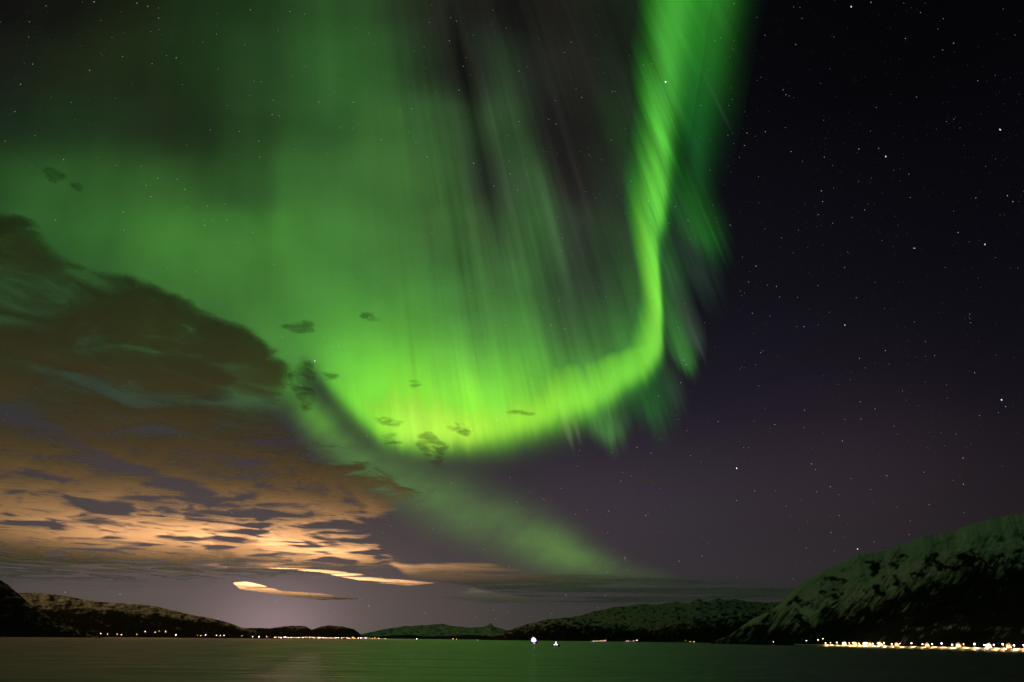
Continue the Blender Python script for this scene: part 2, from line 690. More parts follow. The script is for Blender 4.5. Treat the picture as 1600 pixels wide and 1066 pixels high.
terrain('mountain_slope', 'big snow streaked mountain rising above the lit shore road',
        [(1110, 1003), (1140, 994), (1162, 976), (1184, 964), (1203, 956), (1216, 944), (1232, 930), (1250, 912), (1263, 904), (1290, 891), (1320, 876), (1340, 867), (1382, 860), (1396, 855),
         (1420, 848), (1441, 838), (1490, 831), (1503, 824), (1530, 815), (1570, 807), (1600, 803), (1700, 790), (1950, 800)],
        [(1110, 4300), (1250, 4000), (1400, 3700), (1600, 3300), (1950, 3000)],
        [(1110, 3900), (1200, 3100), (1300, 2450), (1400, 2000), (1600, 1480), (1950, 1200)],
        m_near, snow_right, rough_px=2.0, lump=0.20, power=1.25, seed=3, step=1.1, nr=240, gully=(0.5, 0.3))
terrain('mountain_slope', 'low dark wooded spur below the snowy peaks, left of the big mountain',
        [(950, 1001), (1000, 993), (1020, 987), (1050, 978), (1085, 969), (1110, 963), (1128, 958), (1150, 957), (1170, 960), (1195, 955), (1240, 950), (1300, 960)],
        [(950, 7600), (1300, 7000)], [(950, 7300), (1100, 6000), (1300, 5000)],
        m_mid, snow_rows([(1000, 984), (1128, 972), (1300, 966)], 12, 14, 0.35, 0.35, 12, rocks=0.3, top=0.5), rough_px=1.0, lump=0.16, seed=8, step=1.2)
terrain('mountain_slope', 'dark grey mountain with thin snow behind the bright ship',
        [(745, 1001), (770, 996), (790, 987), (806, 981), (830, 974), (842, 971), (860, 967), (885, 965), (905, 969), (930, 971), (955, 973), (985, 979), (1030, 985), (1090, 996)],
        [(745, 9500), (1090, 9000)], [(745, 9200), (900, 7800), (1090, 7800)],
        m_mid, snow_rows([(770, 990), (860, 978), (960, 980), (1090, 990)], 8, 14, 0.35, 0.35, 21, rocks=0.5, top=0.6), rough_px=1.2, lump=0.2, seed=15, step=1.2)
terrain('mountain_range', 'jagged snowy range in the distance behind the dark spur',
        [(780, 1001), (820, 985), (850, 971), (880, 966), (900, 963), (925, 957), (950, 951), (980, 947), (1000, 945), (1030, 944), (1060, 941), (1078, 942), (1092, 936), (1105, 940), (1120, 934), (1135, 938), (1150, 935),
         (1175, 941), (1200, 942), (1230, 940), (1280, 950)],
        [(780, 15000), (1280, 14000)], [(780, 13000), (1280, 11000)],
        m_far, snow_rows([(780, 992), (1280, 980)], 6, 12, 0.3, 0.3, 33, sx=14, sy=7, rocks=0.75, top=0.95), rough_px=2.2, lump=0.22, seed=27, step=1.1)
terrain('mountain_range', 'farthest pale snow range low over the water beyond the town',
        [(520, 998), (560, 992), (590, 985), (615, 981), (640, 978), (665, 977), (690, 975), (706, 978), (735, 981), (755, 979), (764, 976), (767, 973), (771, 979), (780, 982), (800, 986), (840, 994), (900, 1001)],
        [(520, 26000), (900, 26000)], [(520, 23000), (900, 23000)],
        m_far, snow_rows([(520, 996), (900, 996)], 4, 6, 0.25, 0.2, 41, sx=14, sy=5, rocks=0.4, top=0.8), rough_px=1.2, lump=0.15, seed=37, step=1.1)
terrain('shore_slope', 'low dark strip of far shore under the farthest pale range',
        [(500, 999), (580, 996), (610, 993), (640, 992), (670, 995), (700, 994), (740, 992), (770, 995), (800, 1000)],
        [(500, 17000), (800, 17000)], [(500, 15500), (800, 15500)],
        m_mid, snow_line(900, 100, 0.2, 0.2, 47), rough_px=0.8, lump=0.1, seed=51, step=1.1, nr=40)
terrain('hill', 'dark rounded hill behind the town lights',
        [(350, 994), (372, 982), (395, 981), (420, 982), (440, 979), (458, 978), (477, 978), (487, 984), (500, 979), (516, 977), (536, 979), (553, 983), (561, 989), (567, 996)],
        [(350, 7300), (567, 7300)], [(350, 6500), (567, 6700)],
        m_mid, snow_rows([(350, 981), (570, 980)], 2, 6, 0.25, 0.2, 61, rocks=0.2, top=0.45), rough_px=0.5, lump=0.12, seed=63, step=1.0, nr=70, power=0.8)
terrain('hill', 'long snow topped hill with a dark wooded foot, left of the town',
        [(-300, 935), (0, 930), (30, 927), (55, 926), (100, 931), (150, 940), (190, 943), (225, 945), (243, 947), (262, 952), (300, 961), (330, 966), (358, 973), (378, 981), (400, 986), (430, 995)],
        [(-300, 8200), (430, 7000)], [(-300, 6200), (430, 6100)],
        m_mid, snow_rows([(-300, 955), (30, 951), (100, 952), (200, 957), (280, 965), (340, 972), (380, 983), (430, 992)], 6, 9, 0.28, 0.28, 71, sx=22, sy=8, lean=0.25, rocks=0.25, top=0.52), rough_px=0.6, lump=0.12, seed=77, step=1.2, nr=120, power=0.9)
terrain('hill', 'steep dark hillside running down into the fjord in front of the long snowy hill',
        [(-400, 800), (-60, 880), (0, 906), (15, 916), (40, 938), (62, 954), (80, 965), (110, 979), (140, 990), (160, 995)],
        [(-400, 5200), (160, 5200)], [(-400, 4200), (160, 4700)],
        m_mid, snow_rows([(-400, 830), (0, 915), (40, 945), (80, 970), (160, 998)], 14, 26, 0.3, 0.3, 83, lean=0.7, rocks=0.3, top=0.35), rough_px=1.2, lump=0.12, seed=87, step=1.4, nr=90)


# ------------------------------------------------------------------ aurora
VPX, VPY = 440.0, -1250.0            # where the rays converge: the magnetic zenith
BVEC = dirs(VPX, VPY)
M_AUR = mat_aurora()


def u_of(x, y):
    return (x - VPX) / (y - VPY)


def on_ray(P, px, py):
    """points on the field lines through P that are seen in the directions px, py"""
    q = dirs(px, py)
    b = np.broadcast_to(BVEC, P.shape)
    w = P - ORIGIN
    bq = (b * q).sum(-1); bw = (b * w).sum(-1); qw = (q * w).sum(-1)
    k = (bq * qw - bw) / (1 - bq * bq)
    return P + k[..., None] * b


_veil = """
-100,0,18,18,14|0,0,21,22,15|100,0,23,26,16|200,0,28,36,19|300,0,30,48,24|400,0,33,58,28|500,0,42,76,36|560,0,44,78,38|620,0,42,58,36|680,0,38,42,32|740,0,34,34,30|800,0,30,30,27|850,0,34,33,29|930,0,32,36,28|970,0,30,42,28
0,100,26,32,18|100,100,29,38,19|200,100,33,45,22|260,100,30,42,22|300,100,33,60,27|400,100,38,68,33|500,100,46,86,40|550,100,50,98,43|600,100,50,88,44|650,100,45,68,40|700,100,38,44,34|725,100,38,38,33|780,100,42,60,40|840,100,35,38,32|900,100,36,36,31|970,100,32,42,30
-100,-100,16,16,12|200,-100,24,28,16|500,-100,36,60,30|800,-100,28,28,25|950,-100,28,36,26
-100,-330,60,120,50|150,-330,70,130,52|400,-330,78,150,58|650,-330,78,150,58|900,-330,78,150,58
100,-560,80,160,58|400,-560,90,175,60|700,-560,90,175,60|1000,-560,90,175,60
-120,200,22,38,18|0,200,24,40,19|100,200,29,50,23|200,200,34,52,26|260,200,38,50,28|320,200,36,58,28|400,200,45,78,37|500,200,50,92,44|600,200,62,108,50|680,200,62,105,54|720,200,58,85,52|800,200,55,85,50|860,200,36,36,32|920,200,36,35,31|970,200,40,60,36
-120,280,40,80,32|0,280,44,88,34|100,280,52,102,39|180,280,56,108,42|250,280,58,106,43|340,280,53,98,41|400,280,50,88,42|440,280,68,130,54|520,280,66,116,52|600,280,70,122,54|700,280,72,118,58|760,280,60,72,56|820,280,60,95,54|900,280,42,38,36|950,280,42,55,38
-100,370,40,90,36|60,370,50,105,40|150,370,60,125,46|250,370,72,140,52|340,370,76,145,56|430,370,80,152,58|520,370,72,135,56|600,370,74,132,58|700,370,76,125,60|780,370,72,110,60|850,370,66,112,56|900,370,52,62,48|950,370,52,75,46
-100,450,25,60,25|60,450,45,90,36|150,450,55,110,42|300,450,68,132,50|400,450,74,142,54|500,450,80,150,60|600,450,82,150,64|700,450,80,145,64|760,450,76,130,62|830,450,72,130,60|880,450,56,80,52|940,450,54,70,50|985,450,60,110,50
100,520,35,70,30|300,520,60,115,45|450,520,76,150,52|540,520,88,172,58|620,520,98,185,62|700,520,95,175,65|760,520,86,155,64|820,520,84,155,62|870,520,68,110,58|920,520,66,110,58|970,520,76,150,58
300,580,40,80,35|430,580,60,120,45|490,580,70,140,48|540,580,105,205,50|620,580,118,215,52|700,580,112,205,58|780,580,104,195,58|840,580,96,185,56|880,580,80,155,56|930,580,100,190,60
480,630,70,130,50|560,630,120,220,45|640,630,140,230,45|720,630,140,228,48|800,630,130,222,50|860,630,130,222,48
640,690,140,228,48|720,690,140,228,48|800,690,130,222,50|560,690,110,210,45|640,760,140,228,48|760,760,130,220,48|900,680,120,215,48
"""
VE = np.array([[float(c) for c in s.split(',')] for line in _veil.strip().splitlines() for s in line.split('|')])  # rows far above the top edge: unseen glow added to brighten the snow
VE_C = lin(VE[:, 2:])


def veil_colour(x, y):
    sh = x.shape
    x, y = x.ravel(), y.ravel()
    num = np.zeros((x.size, 3)); den = np.zeros(x.size)
    for (sx, sy, *_c), c in zip(VE, VE_C):
        lean = (sx - VPX) / (sy - VPY)
        dx = (x - sx) - lean * (y - sy)
        wx = 54.0 if sx < 480 else (48.0 if sx < 600 else 34.0)
        w = np.exp(-(dx / wx) ** 2 - ((y - sy) / 52.0) ** 2) + 1e-5 * np.exp(-((x - sx) / 160) ** 2 - ((y - sy) / 160) ** 2) + 1e-14
        num += w[:, None] * np.sqrt(c); den += w
    return ((num / den[:, None]) ** 2).reshape(sh + (3,))


# lower border of the arc and of the rising band: x, y, thickness, edge softness, sRGB at the brightest
_ridge = np.array([
    (-300, 560, 60, 60, 0, 0, 0), (0, 600, 60, 60, 0, 0, 0), (300, 640, 60, 50, 0, 0, 0), (430, 625, 60, 30, 0, 0, 0), (478, 580, 60, 20, 60, 110, 40),
    (498, 588, 80, 15, 75, 155, 48), (520, 618, 100, 16, 98, 192, 48), (560, 660, 110, 16, 115, 215, 45), (600, 692, 110, 14, 150, 232, 46), (660, 706, 100, 14, 182, 244, 66),
    (720, 702, 92, 16, 182, 244, 58), (779, 694, 82, 18, 166, 240, 50), (838, 678, 74, 18, 154, 234, 48), (889, 662, 70, 18, 140, 228, 48), (936, 643, 70, 16, 130, 222, 50),
    (976, 617, 66, 14, 122, 214, 55), (1011, 591, 62, 12, 120, 212, 55), (1035, 558, 80, 12, 124, 217, 60), (1037, 520, 120, 11, 128, 221, 62), (1033, 440, 120, 11, 120, 216, 60),
    (1028, 394, 105, 13, 98, 198, 58), (1044, 312, 100, 15, 90, 190, 56), (1052, 220, 105, 24, 80, 180, 60), (1068, 120, 105, 40, 78, 178, 60), (1084, 0, 110, 46, 76, 176, 58),
    (1104, -120, 110, 46, 74, 172, 56), (1130, -260, 120, 46, 70, 160, 54), (1190, -520, 260, 60, 110, 220, 70), (1280, -800, 260, 60, 100, 200, 65)], float)  # last nodes, out of view, widened and brightened to light the snow
RU = u_of(_ridge[:, 0], _ridge[:, 1])
_ord = np.argsort(RU)
RU, RT = RU[_ord], _ridge[_ord]
UF = np.linspace(RU[0], RU[-1], 3000)


def _smooth(a, n):
    k = np.hanning(n + 2)[1:-1]; k /= k.sum()
    p = np.pad(a, (n, n), mode='edge')
    return np.convolve(p, k, mode='same')[n:-n]


RYB = _smooth(np.interp(UF, RU, RT[:, 1]), 21)
RL = _smooth(np.interp(UF, RU, RT[:, 2]), 21)
RW = _smooth(np.interp(UF, RU, RT[:, 3]), 21)
RC = np.stack([_smooth(np.interp(UF, RU, lin(RT[:, 4:])[:, i]), 21) for i in range(3)], -1)


def ridge_at(u):
    return np.interp(u, UF, RYB), np.interp(u, UF, RL), np.interp(u, UF, RW), np.stack([np.interp(u, UF, RC[:, i]) for i in range(3)], -1)


def ray_noise(u, y, f, seed, stretch=500.0):
    return fbm(u * f, y / stretch + u * 3, 4, seed, 0.6)


_lanes = [  # u, width, y from, y to, gain
    (0.2085, 0.0085, 20, 360, 0.50), (0.2275, 0.0055, 90, 330, 1.45), (0.2195, 0.006, 380, 600, 1.22), (0.2650, 0.005, 260, 460, 1.5), (0.2840, 0.0035, 180, 470, 1.25),
    (0.2480, 0.006, 330, 560, 0.80), (0.1880, 0.008, 150, 520, 1.10), (0.1700, 0.006, 120, 420, 0.90), (0.1480, 0.008, 300, 560, 1.08), (0.2360, 0.005, 330, 600, 0.85),
    (0.0000, 0.007, 230, 380, 1.10), (-0.0200, 0.010, 180, 380, 0.88), (0.0550, 0.012, -40, 160, 1.12), (0.252, 0.003, 120, 400, 1.2), (0.303, 0.0025, 120, 330, 1.25)]


def lanes(u, y):
    g = np.ones_like(u)
    for u0, w, y0, y1, k in _lanes:
        win = sst(y, y0 - 70, y0 + 70) * (1 - sst(y, y1 - 60, y1 + 60))
        g *= 1 + (k - 1) * np.exp(-((u - u0) / w) ** 2) * win
    return g


def veil_field(x, y):
    u = u_of(x, y)
    yb, L, w, c = ridge_at(u)
    col = veil_colour(x, y)
    act = sst(x, 520, 740) * 0.92 + 0.08
    n = ray_noise(u, y, 95.0, 101) * 0.14 * act + ray_noise(u, y, 300.0, 131, 260.0) * 0.07 * act * sst(x, 560, 760)
    patch = fbm(x / 210.0, y / 170.0, 4, 140) * 0.26 + ray_noise(u, y, 26.0, 145, 700.0) * (0.05 + 0.12 * act)
    col = col * (0.72 + 0.22 * (1 - sst(y, 110, 240)) * (y > -200) + 0.28 * np.maximum(sst(y, 480, 620), 1 - sst(y, -330, -160)))[..., None]
    col = col * (np.maximum(1 + n + patch, 0.1) * lanes(u, y))[..., None]
    cut = sig((yb - y) / (w * 0.55) - 0.5)
    return np.maximum(col - lin((9, 9, 12)), 0) * cut[..., None]


def ridge_field(x, y):
    u = u_of(x, y)
    yb, L, w, c = ridge_at(u)
    yb = yb + 7 * ray_noise(u, y * 0, 60.0, 171) * sst(u, 0.05, 0.1)
    d = yb - y
    n = ray_noise(u, y, 70.0, 151, 300.0)
    n2 = ray_noise(u, y, 240.0, 161, 200.0)
    L = L * (1 + 0.30 * ray_noise(u, y * 0, 60.0, 181) * (1 - sst(u, 0.30, 0.34)))
    prof = sig(d / (w * 0.5) - 0.8) * np.exp(-(np.maximum(d - 12, 0) / L) ** 2 * 1.1)
    calm = 1 - 0.8 * sst(u, 0.41, 0.47)
    k = np.clip(1 + (0.13 * n + 0.06 * n2 + 0.42 * n * sst(u, 0.335, 0.36)) * calm, 0.2, 2)
    xl = np.interp(y, [-200, 0, 100, 200, 330, 400, 470, 540, 575], [1012, 1000, 998, 994, 980, 986, 994, 980, 900])
    edge = sst(x, xl - 44, xl + 40) * (1 - sst(y, 545, 580)) + sst(y, 545, 580)
    pk = np.clip(prof * edge, 1e-6, 1)
    tgt = c * (prof * k * edge)[..., None] * np.stack([pk ** 0.22, np.ones_like(pk), pk ** 0.2], -1)
    return np.maximum(tgt - 0.92 * veil_field(x, y), 0)


def curtain(name, label, x, y, P, field, eps=0.0022):
    c = field(x, y)
    a = c.max(-1)
    q = np.maximum.reduce([a[:-1, :-1], a[1:, :-1], a[1:, 1:], a[:-1, 1:]])
    keep = q > eps
    # fade out at the rim so that nothing ends with an edge
    c = np.where(a[..., None] > eps, c - eps * 0.9 * c / np.maximum(a[..., None], 1e-6), 0)
    me = grid_mesh(name, P, M_AUR, {'glow': c}, keep)
    o = link(name, me)
    tag(o, label, 'aurora')
    return o


def curtain_from_base(us, ybase, alt, y_top, n_d, name, label, field, over=30.0):
    """a curtain hung on field lines: its foot lies at one altitude, its rays run up along the field"""
    xb = VPX + us * (ybase - VPY)
    foot = at_alt(xb, ybase, alt)
    t = np.linspace(0, 1, n_d) ** 1.15
    y = (ybase + over)[:, None] + (y_top - ybase - over)[:, None] * t[None, :]
    x = VPX + us[:, None] * (y - VPY)
    P = on_ray(np.broadcast_to(foot[:, None, :], x.shape + (3,)), x, y)
    return curtain(name, label, x, y, P, field)


us = np.linspace(-0.42, 0.60, 900)
yb = ridge_at(us)[0]
curtain_from_base(us, np.minimum(yb, 760), 36000.0, np.full_like(us, -620.0), 400, 'aurora_veil',
                  'wide soft green glow filling the left half of the sky inside the bright arc', veil_field, 60.0)
us = np.linspace(0.025, 1.7, 1500)
yb = ridge_at(us)[0]
curtain_from_base(us, yb, 30000.0, yb - 420, 190, 'aurora_curtain',
                  'brightest yellow green band curving in a hook and rising to the top edge', ridge_field, 40.0)


def patch_field(u0, wu, ytip, length, col, seed, soft=10.0, skew=0.0):
    c = lin(col)

    def f(x, y):
        u = u_of(x, y)
        s = (u - u0) / wu
        tip = ytip - 14 * np.abs(s) ** 1.7 + 9 * ray_noise(u, y * 0, 150.0, seed)
        d = tip - y
        prof = sig(d / (soft * 0.62) - 1.0) * np.exp(-(np.maximum(d - 10, 0) / length) ** 1.6)
        n = 1 + 0.4 * ray_noise(u, y, 210.0, seed, 200.0)
        return c * (0.85 * prof * np.exp(-np.abs(s) ** 2.0) * np.maximum(n, 0.2))[..., None]
    return f


_patches = [  # tip x, tip y, length, half width px, colour, softness, label
    (1112, 402, 130, 26, (28, 104, 24), 20, 'deep green patch hanging beside the upper half of the rising band'),
    (1078, 584, 130, 15, (56, 122, 46), 10, 'narrow green ray with a pointed foot right of the bright corner'),
    (1095, 556, 110, 13, (56, 74, 54), 12, 'pale grey green ray, outermost beside the bright corner'),
    (1062, 640, 80, 15, (36, 58, 32), 18, 'faint grey ray hanging just below the bright corner'),
    (1026, 668, 95, 30, (20, 98, 18), 22, 'deep green lobe under the bright corner of the arc'),
    (955, 696, 58, 25, (66, 132, 48), 12, 'light green lobe hanging under the right part of the arc'),
    (893, 698, 42, 5, (84, 88, 58), 9, 'thin pale ray sticking out below the arc'),
    (906, 692, 36, 4, (70, 78, 52), 9, 'thinner paler ray sticking out below the arc, nearest the light green lobe'),
    (1062, 470, 150, 20, (34, 92, 32), 30, 'dim green fringe next to the brightest part of the rising band'),
    (1108, 470, 170, 26, (36, 56, 40), 30, 'faint bluish green fringe below the deep green patch'),
    (1140, 200, 80, 3, (34, 36, 38), 14, 'hair thin grey ray alone in the dark sky beside the band'),
]
for i, (tx, ty, ln, hw, c, soft, lab) in enumerate(_patches):
    u0 = u_of(tx, ty); wu = hw * 1.2 / (ty - VPY)
    us = np.linspace(u0 - 2.2 * wu, u0 + 2.2 * wu, 70 if hw > 8 else 30)
    yb = np.full_like(us, float(ty) + soft)
    curtain_from_base(us, yb, 27000.0 - 350 * i, yb - ln * 2.6, 90, 'aurora_ray', lab, patch_field(u0, wu, ty, ln, c, 300 + i * 7, soft), 12.0)

# the broad fringe along the rising band: its own foot line runs up the right of the band
_fr = np.array([(1098, 350, 70, 26, 20, 80, 34), (1104, 270, 90, 34, 22, 92, 34), (1116, 200, 110, 40, 26, 104, 34), (1132, 120, 130, 44, 38, 122, 34), (1143, 50, 140, 36, 46, 134, 38), (1152, 0, 140, 34, 46, 134, 38),
                (1170, -120, 140, 34, 44, 130, 38), (1190, -260, 140, 34, 30, 100, 30)], float)
_fu = u_of(_fr[:, 0], _fr[:, 1])
FUF = np.linspace(_fu[0], _fu[-1], 400)
FT = np.stack([_smooth(np.interp(FUF, _fu, (_fr[:, i] if i < 4 else lin(_fr[:, 4:])[:, i - 4])), 41) for i in range(1, 7)], -1)


def fringe_field(x, y):
    u = u_of(x, y)
    yb, L, w = (np.interp(u, FUF, FT[:, i]) for i in range(3))
    c = np.stack([np.interp(u, FUF, FT[:, i]) for i in (3, 4, 5)], -1)
    d = yb - y
    prof = sig(d / (w * 0.5) - 1.0) * np.exp(-(np.maximum(d - 10, 0) / L) ** 2) * sst(u, _fu[0] - 0.004, _fu[0] + 0.03)
    return c * (prof * (1 + 0.12 * ray_noise(u, y, 60.0, 391, 300.0)))[..., None]


us = np.linspace(_fu[0] - 0.004, _fu[-1], 260)
yb = np.interp(us, FUF, FT[:, 0])
curtain_from_base(us, yb, 28500.0, yb - 420, 110, 'aurora_curtain', 'dim green fringe running up the right side of the bright rising band', fringe_field, 60.0)

# the lower, fainter band: a flat ribbon of glow at one altitude
_low = np.array([(440, 560, 22, 0, 0, 0), (456, 605, 26, 66, 128, 46), (490, 650, 30, 90, 152, 56), (540, 704, 32, 84, 138, 60), (600, 740, 38, 80, 122, 60), (680, 776, 46, 80, 118, 60), (760, 812, 48, 78, 114, 58),
                 (830, 842, 44, 82, 118, 57), (885, 866, 36, 90, 134, 58), (935, 883, 27, 76, 108, 52), (990, 896, 19, 58, 72, 46), (1050, 904, 13, 48, 52, 44), (1110, 910, 10, 0, 0, 0)], float)
_t = np.linspace(0, len(_low) - 1, 420)
_L = np.stack([_smooth(np.interp(_t, np.arange(len(_low)), (_low[:, i] if i < 3 else lin(_low[:, 3:])[:, i - 3])), 31) for i in range(6)], -1)
_tan = np.gradient(_L[:, :2], axis=0)
_tan /= np.linalg.norm(_tan, axis=1, keepdims=True)
_nor = np.stack([_tan[:, 1], -_tan[:, 0]], -1)
_s = np.linspace(-2.4, 2.4, 80)
_L[:, 2] *= 0.88
LX = _L[:, 0][:, None] + _nor[:, 0][:, None] * _s * _L[:, 2][:, None]
LY = _L[:, 1][:, None] + _nor[:, 1][:, None] * _s * _L[:, 2][:, None]


def low_field(x, y):
    prof = np.exp(-np.abs(_s) ** 1.9)[None, :]
    n = 1 + 0.38 * fbm(x / 90.0, y / 60.0, 4, 411) + 0.10 * fbm((x - y * 1.1) / 160.0, (x + y) / 25.0, 3, 419)
    return 0.68 * np.maximum(_L[:, 3:][:, None, :] - lin((44, 40, 44)), 0) * (prof * n)[..., None]


curtain('aurora_band', 'faint lower green band slanting down to the horizon below the bright arc', LX, LY, at_alt(LX, np.minimum(LY, 975), 32000.0), low_field)


# ------------------------------------------------------------------ clouds
def blur(a, n):
    k = np.hanning(n + 2)[1:-1]; k /= k.sum()
    a = np.apply_along_axis(lambda v: np.convolve(np.pad(v, n, mode='edge'), k, mode='same')[n:-n], 0, a)
    return np.apply_along_axis(lambda v: np.convolve(np.pad(v, n, mode='edge'), k, mode='same')[n:-n], 1, a)


def inside(poly, x, y):
    r = np.zeros(x.shape, bool)
    n = len(poly)
    for i in range(n):
        (x0, y0), (x1, y1) = poly[i], poly[(i + 1) % n]
        if y0 == y1:
            continue
        c = ((y0 > y) != (y1 > y)) & (x < (x1 - x0) * (y - y0) / (y1 - y0) + x0)
        r ^= c
    return r


def vapour(x, y, lam, samp, seed, octaves=7, gain=0.62):
    """torn, billowing noise that leaves out what is finer than the mesh"""
    wx = fbm(x / lam * 0.7, y / lam * 0.7, 3, seed + 50) * lam * 0.35
    wy = fbm(x / lam * 0.7 + 9, y / lam * 0.7, 3, seed + 60) * lam * 0.35
    x, y = x + wx, y + wy
    s, a, t = 0, 1.0, 0
    for o in range(octaves):
        l = lam / 2 ** o
        v = vnoise(x / l + 3.1 * o, y / l - 7.7 * o, seed + o)
        v = 0.55 * v + 0.45 * (0.42 - np.abs(v) * 1.7)
        s = s + a * v * sst(l / samp, 1.2, 2.8)
        t += a
        a *= gain
    return s / t * 2.2


def cloud(label, polys, holes, alt, mat, box, step=3.0, soft=7, layers=3, gap=22.0, name='cloud', group=None, hole_depth=0.6, fill=0.55, lam=700.0, amp=0.75, seed=0, stretch=(1.0, 1.0), gain=0.62, low=0.0):
    """a cloud: stacked sheets of vapour, thinner towards its rims; polygons give cover (0..1) and gaps"""
    x0, x1, y0, y1 = box
    xs, ys = np.arange(x0, x1 + step, step), np.arange(y0, y1 + step * .6, step * .6)
    X, Y = np.meshgrid(xs, ys, indexing='ij')
    cov = np.zeros_like(X)
    for poly, v in polys:
        cov = np.maximum(cov, inside(poly, X, Y) * v)
    hol = np.zeros_like(X)
    for poly, v in holes:
        hol = np.maximum(hol, inside(poly, X, Y) * v)
    cov = blur(cov, soft)
    cov = fill * cov - 0.45 * (1 - cov) - hole_depth * blur(hol, max(3, soft - 6))
    Q = at_alt(X, Y, alt)
    samp = np.maximum(np.linalg.norm(np.gradient(Q, axis=0), axis=-1), np.linalg.norm(np.gradient(Q, axis=1), axis=-1))
    cov = cov + 0.35 * low * np.clip(cov, 0, 1) * (1 - sst(Y, 600, 690)) - 0.18 * low * sst(Y, 680, 760) + amp * (1 + low * sst(Y, 660, 760)) * vapour(Q[..., 0] * stretch[0], Q[..., 1] * stretch[1], lam, samp, 700 + seed, 7, gain)
    rim = sst(np.minimum(np.minimum(X - x0, x1 - X), np.minimum(Y - y0, y1 - Y) * 1.3), 0, min(16.0, (x1 - x0) * .3, (y1 - y0) * .4))
    cov = cov - 1.3 * (1 - rim)
    ms = []
    for k in range(layers):
        P = at_alt(X, Y, alt + gap * k)
        c = cov - 0.06 * abs(k - 1)
        q = np.maximum.reduce([c[:-1, :-1], c[1:, :-1], c[1:, 1:], c[:-1, 1:]])
        ms.append(grid_mesh(name, P, mat, {'cover': c}, q > -0.02))
    me = join_meshes(name, ms) if len(ms) > 1 else ms[0]
    o = link(name, me)
    tag(o, label, 'cloud', group)
    return o


C_DECK = mat_cloud('cloud_deck', 0.8, -0.02, 1.30, 110.0, 0.58, stretch=(0.8, 1.1, 0.6), rough=0.6)
C_THIN = mat_cloud('cloud_thin', 0.6, 0.05, 1.00, 160.0, 0.42, stretch=(0.6, 1.0, 0.6))
C_LENS = mat_cloud('cloud_lens', 0.5, 0.08, 0.75, 90.0, 0.75, stretch=(0.6, 1.0, 0.6))
C_PUFF = mat_cloud('cloud_puff', 0.8, 0.00, 1.15, 40.0, 0.42, stretch=(0.8, 1.2, 1))

deck = [(-260, 250), (-60, 318), (0, 340), (30, 330), (62, 348), (92, 398), (150, 420), (200, 424), (245, 446), (285, 462), (325, 490), (385, 512), (425, 542), (450, 576), (452, 620), (436, 652), (470, 692),
        (520, 700), (560, 712), (600, 745), (690, 772), (640, 784), (600, 802), (560, 812), (540, 832), (600, 846), (560, 864), (600, 874), (450, 878), (300, 878), (0, 880), (-260, 880)]
cloud('broad broken cloud bank, dark brown above and orange over the town', [(deck, 1.0), ([(-260, 850), (560, 850), (640, 880), (560, 900), (300, 912), (-260, 916)], 0.62)],
      [([(110, 796), (250, 770), (330, 778), (372, 764), (402, 778), (452, 800), (445, 826), (400, 834), (340, 818), (240, 804), (150, 812)], 1.0),
       ([(240, 712), (300, 715), (345, 728), (400, 724), (438, 736), (432, 748), (395, 744), (330, 738), (280, 730)], 1.0),
       ([(140, 640), (200, 652), (260, 664), (330, 680), (320, 688), (250, 672), (180, 660)], 0.8),
       ([(330, 650), (420, 655), (470, 700), (440, 712), (370, 690)], 0.6),
       ([(0, 605), (90, 595), (150, 610), (110, 640), (30, 640)], 0.55),
       ([(40, 560), (170, 500), (260, 520), (230, 545), (120, 560)], 0.35),
       ([(470, 815), (520, 805), (560, 820), (540, 850), (480, 850)], 0.8)],
      1150.0, C_DECK, (-300, 780, 190, 940), 2.0, 32, 3, 26.0, fill=0.90, lam=620.0, amp=1.15, low=0.55, seed=3, stretch=(1.0, 1.0))
cloud('thin haze of cloud low over the long snowy hill', [([(-260, 880), (200, 880), (420, 875), (520, 884), (420, 900), (300, 925), (100, 925), (-260, 915)], 0.75)], [],
      900.0, C_THIN, (-280, 560, 860, 945), 2.4, 11, 2, 18.0, fill=0.4, lam=1100.0, seed=11, stretch=(0.5, 1.0))
cloud('small bright cream streak of cloud low over the town hill', [([(362, 910), (385, 908), (410, 914), (440, 923), (500, 927), (552, 934), (575, 937), (530, 938), (470, 935), (430, 929), (400, 925), (374, 921)], 1.0),
      ([(466, 934), (520, 933), (560, 937), (500, 938)], 1.0)], [],
      640.0, C_LENS, (345, 625, 894, 950), 1.0, 7, 3, 10.0, lam=380.0, amp=0.6, seed=21, stretch=(0.6, 1.0))
cloud('long orange streak of cloud, just above the small bright one', [([(402, 888), (440, 886), (500, 888), (545, 894), (600, 902), (690, 911), (640, 916), (580, 911), (535, 903), (500, 895), (450, 891)], 0.95)], [],
      800.0, C_LENS, (385, 730, 872, 930), 1.2, 7, 3, 12.0, fill=0.42, lam=520.0, amp=0.7, seed=31, stretch=(0.5, 1.0))
cloud('wide olive bank of cloud low over the middle of the fjord', [([(600, 876), (650, 880), (760, 878), (850, 893), (950, 893), (1100, 905), (1260, 912), (1260, 936), (1080, 944), (900, 946), (760, 944), (680, 936), (740, 918), (640, 905)], 1.0)], [],
      1000.0, C_THIN, (570, 1300, 850, 970), 1.8, 13, 3, 24.0, fill=0.5, lam=1500.0, amp=0.7, seed=41, stretch=(0.45, 1.0))
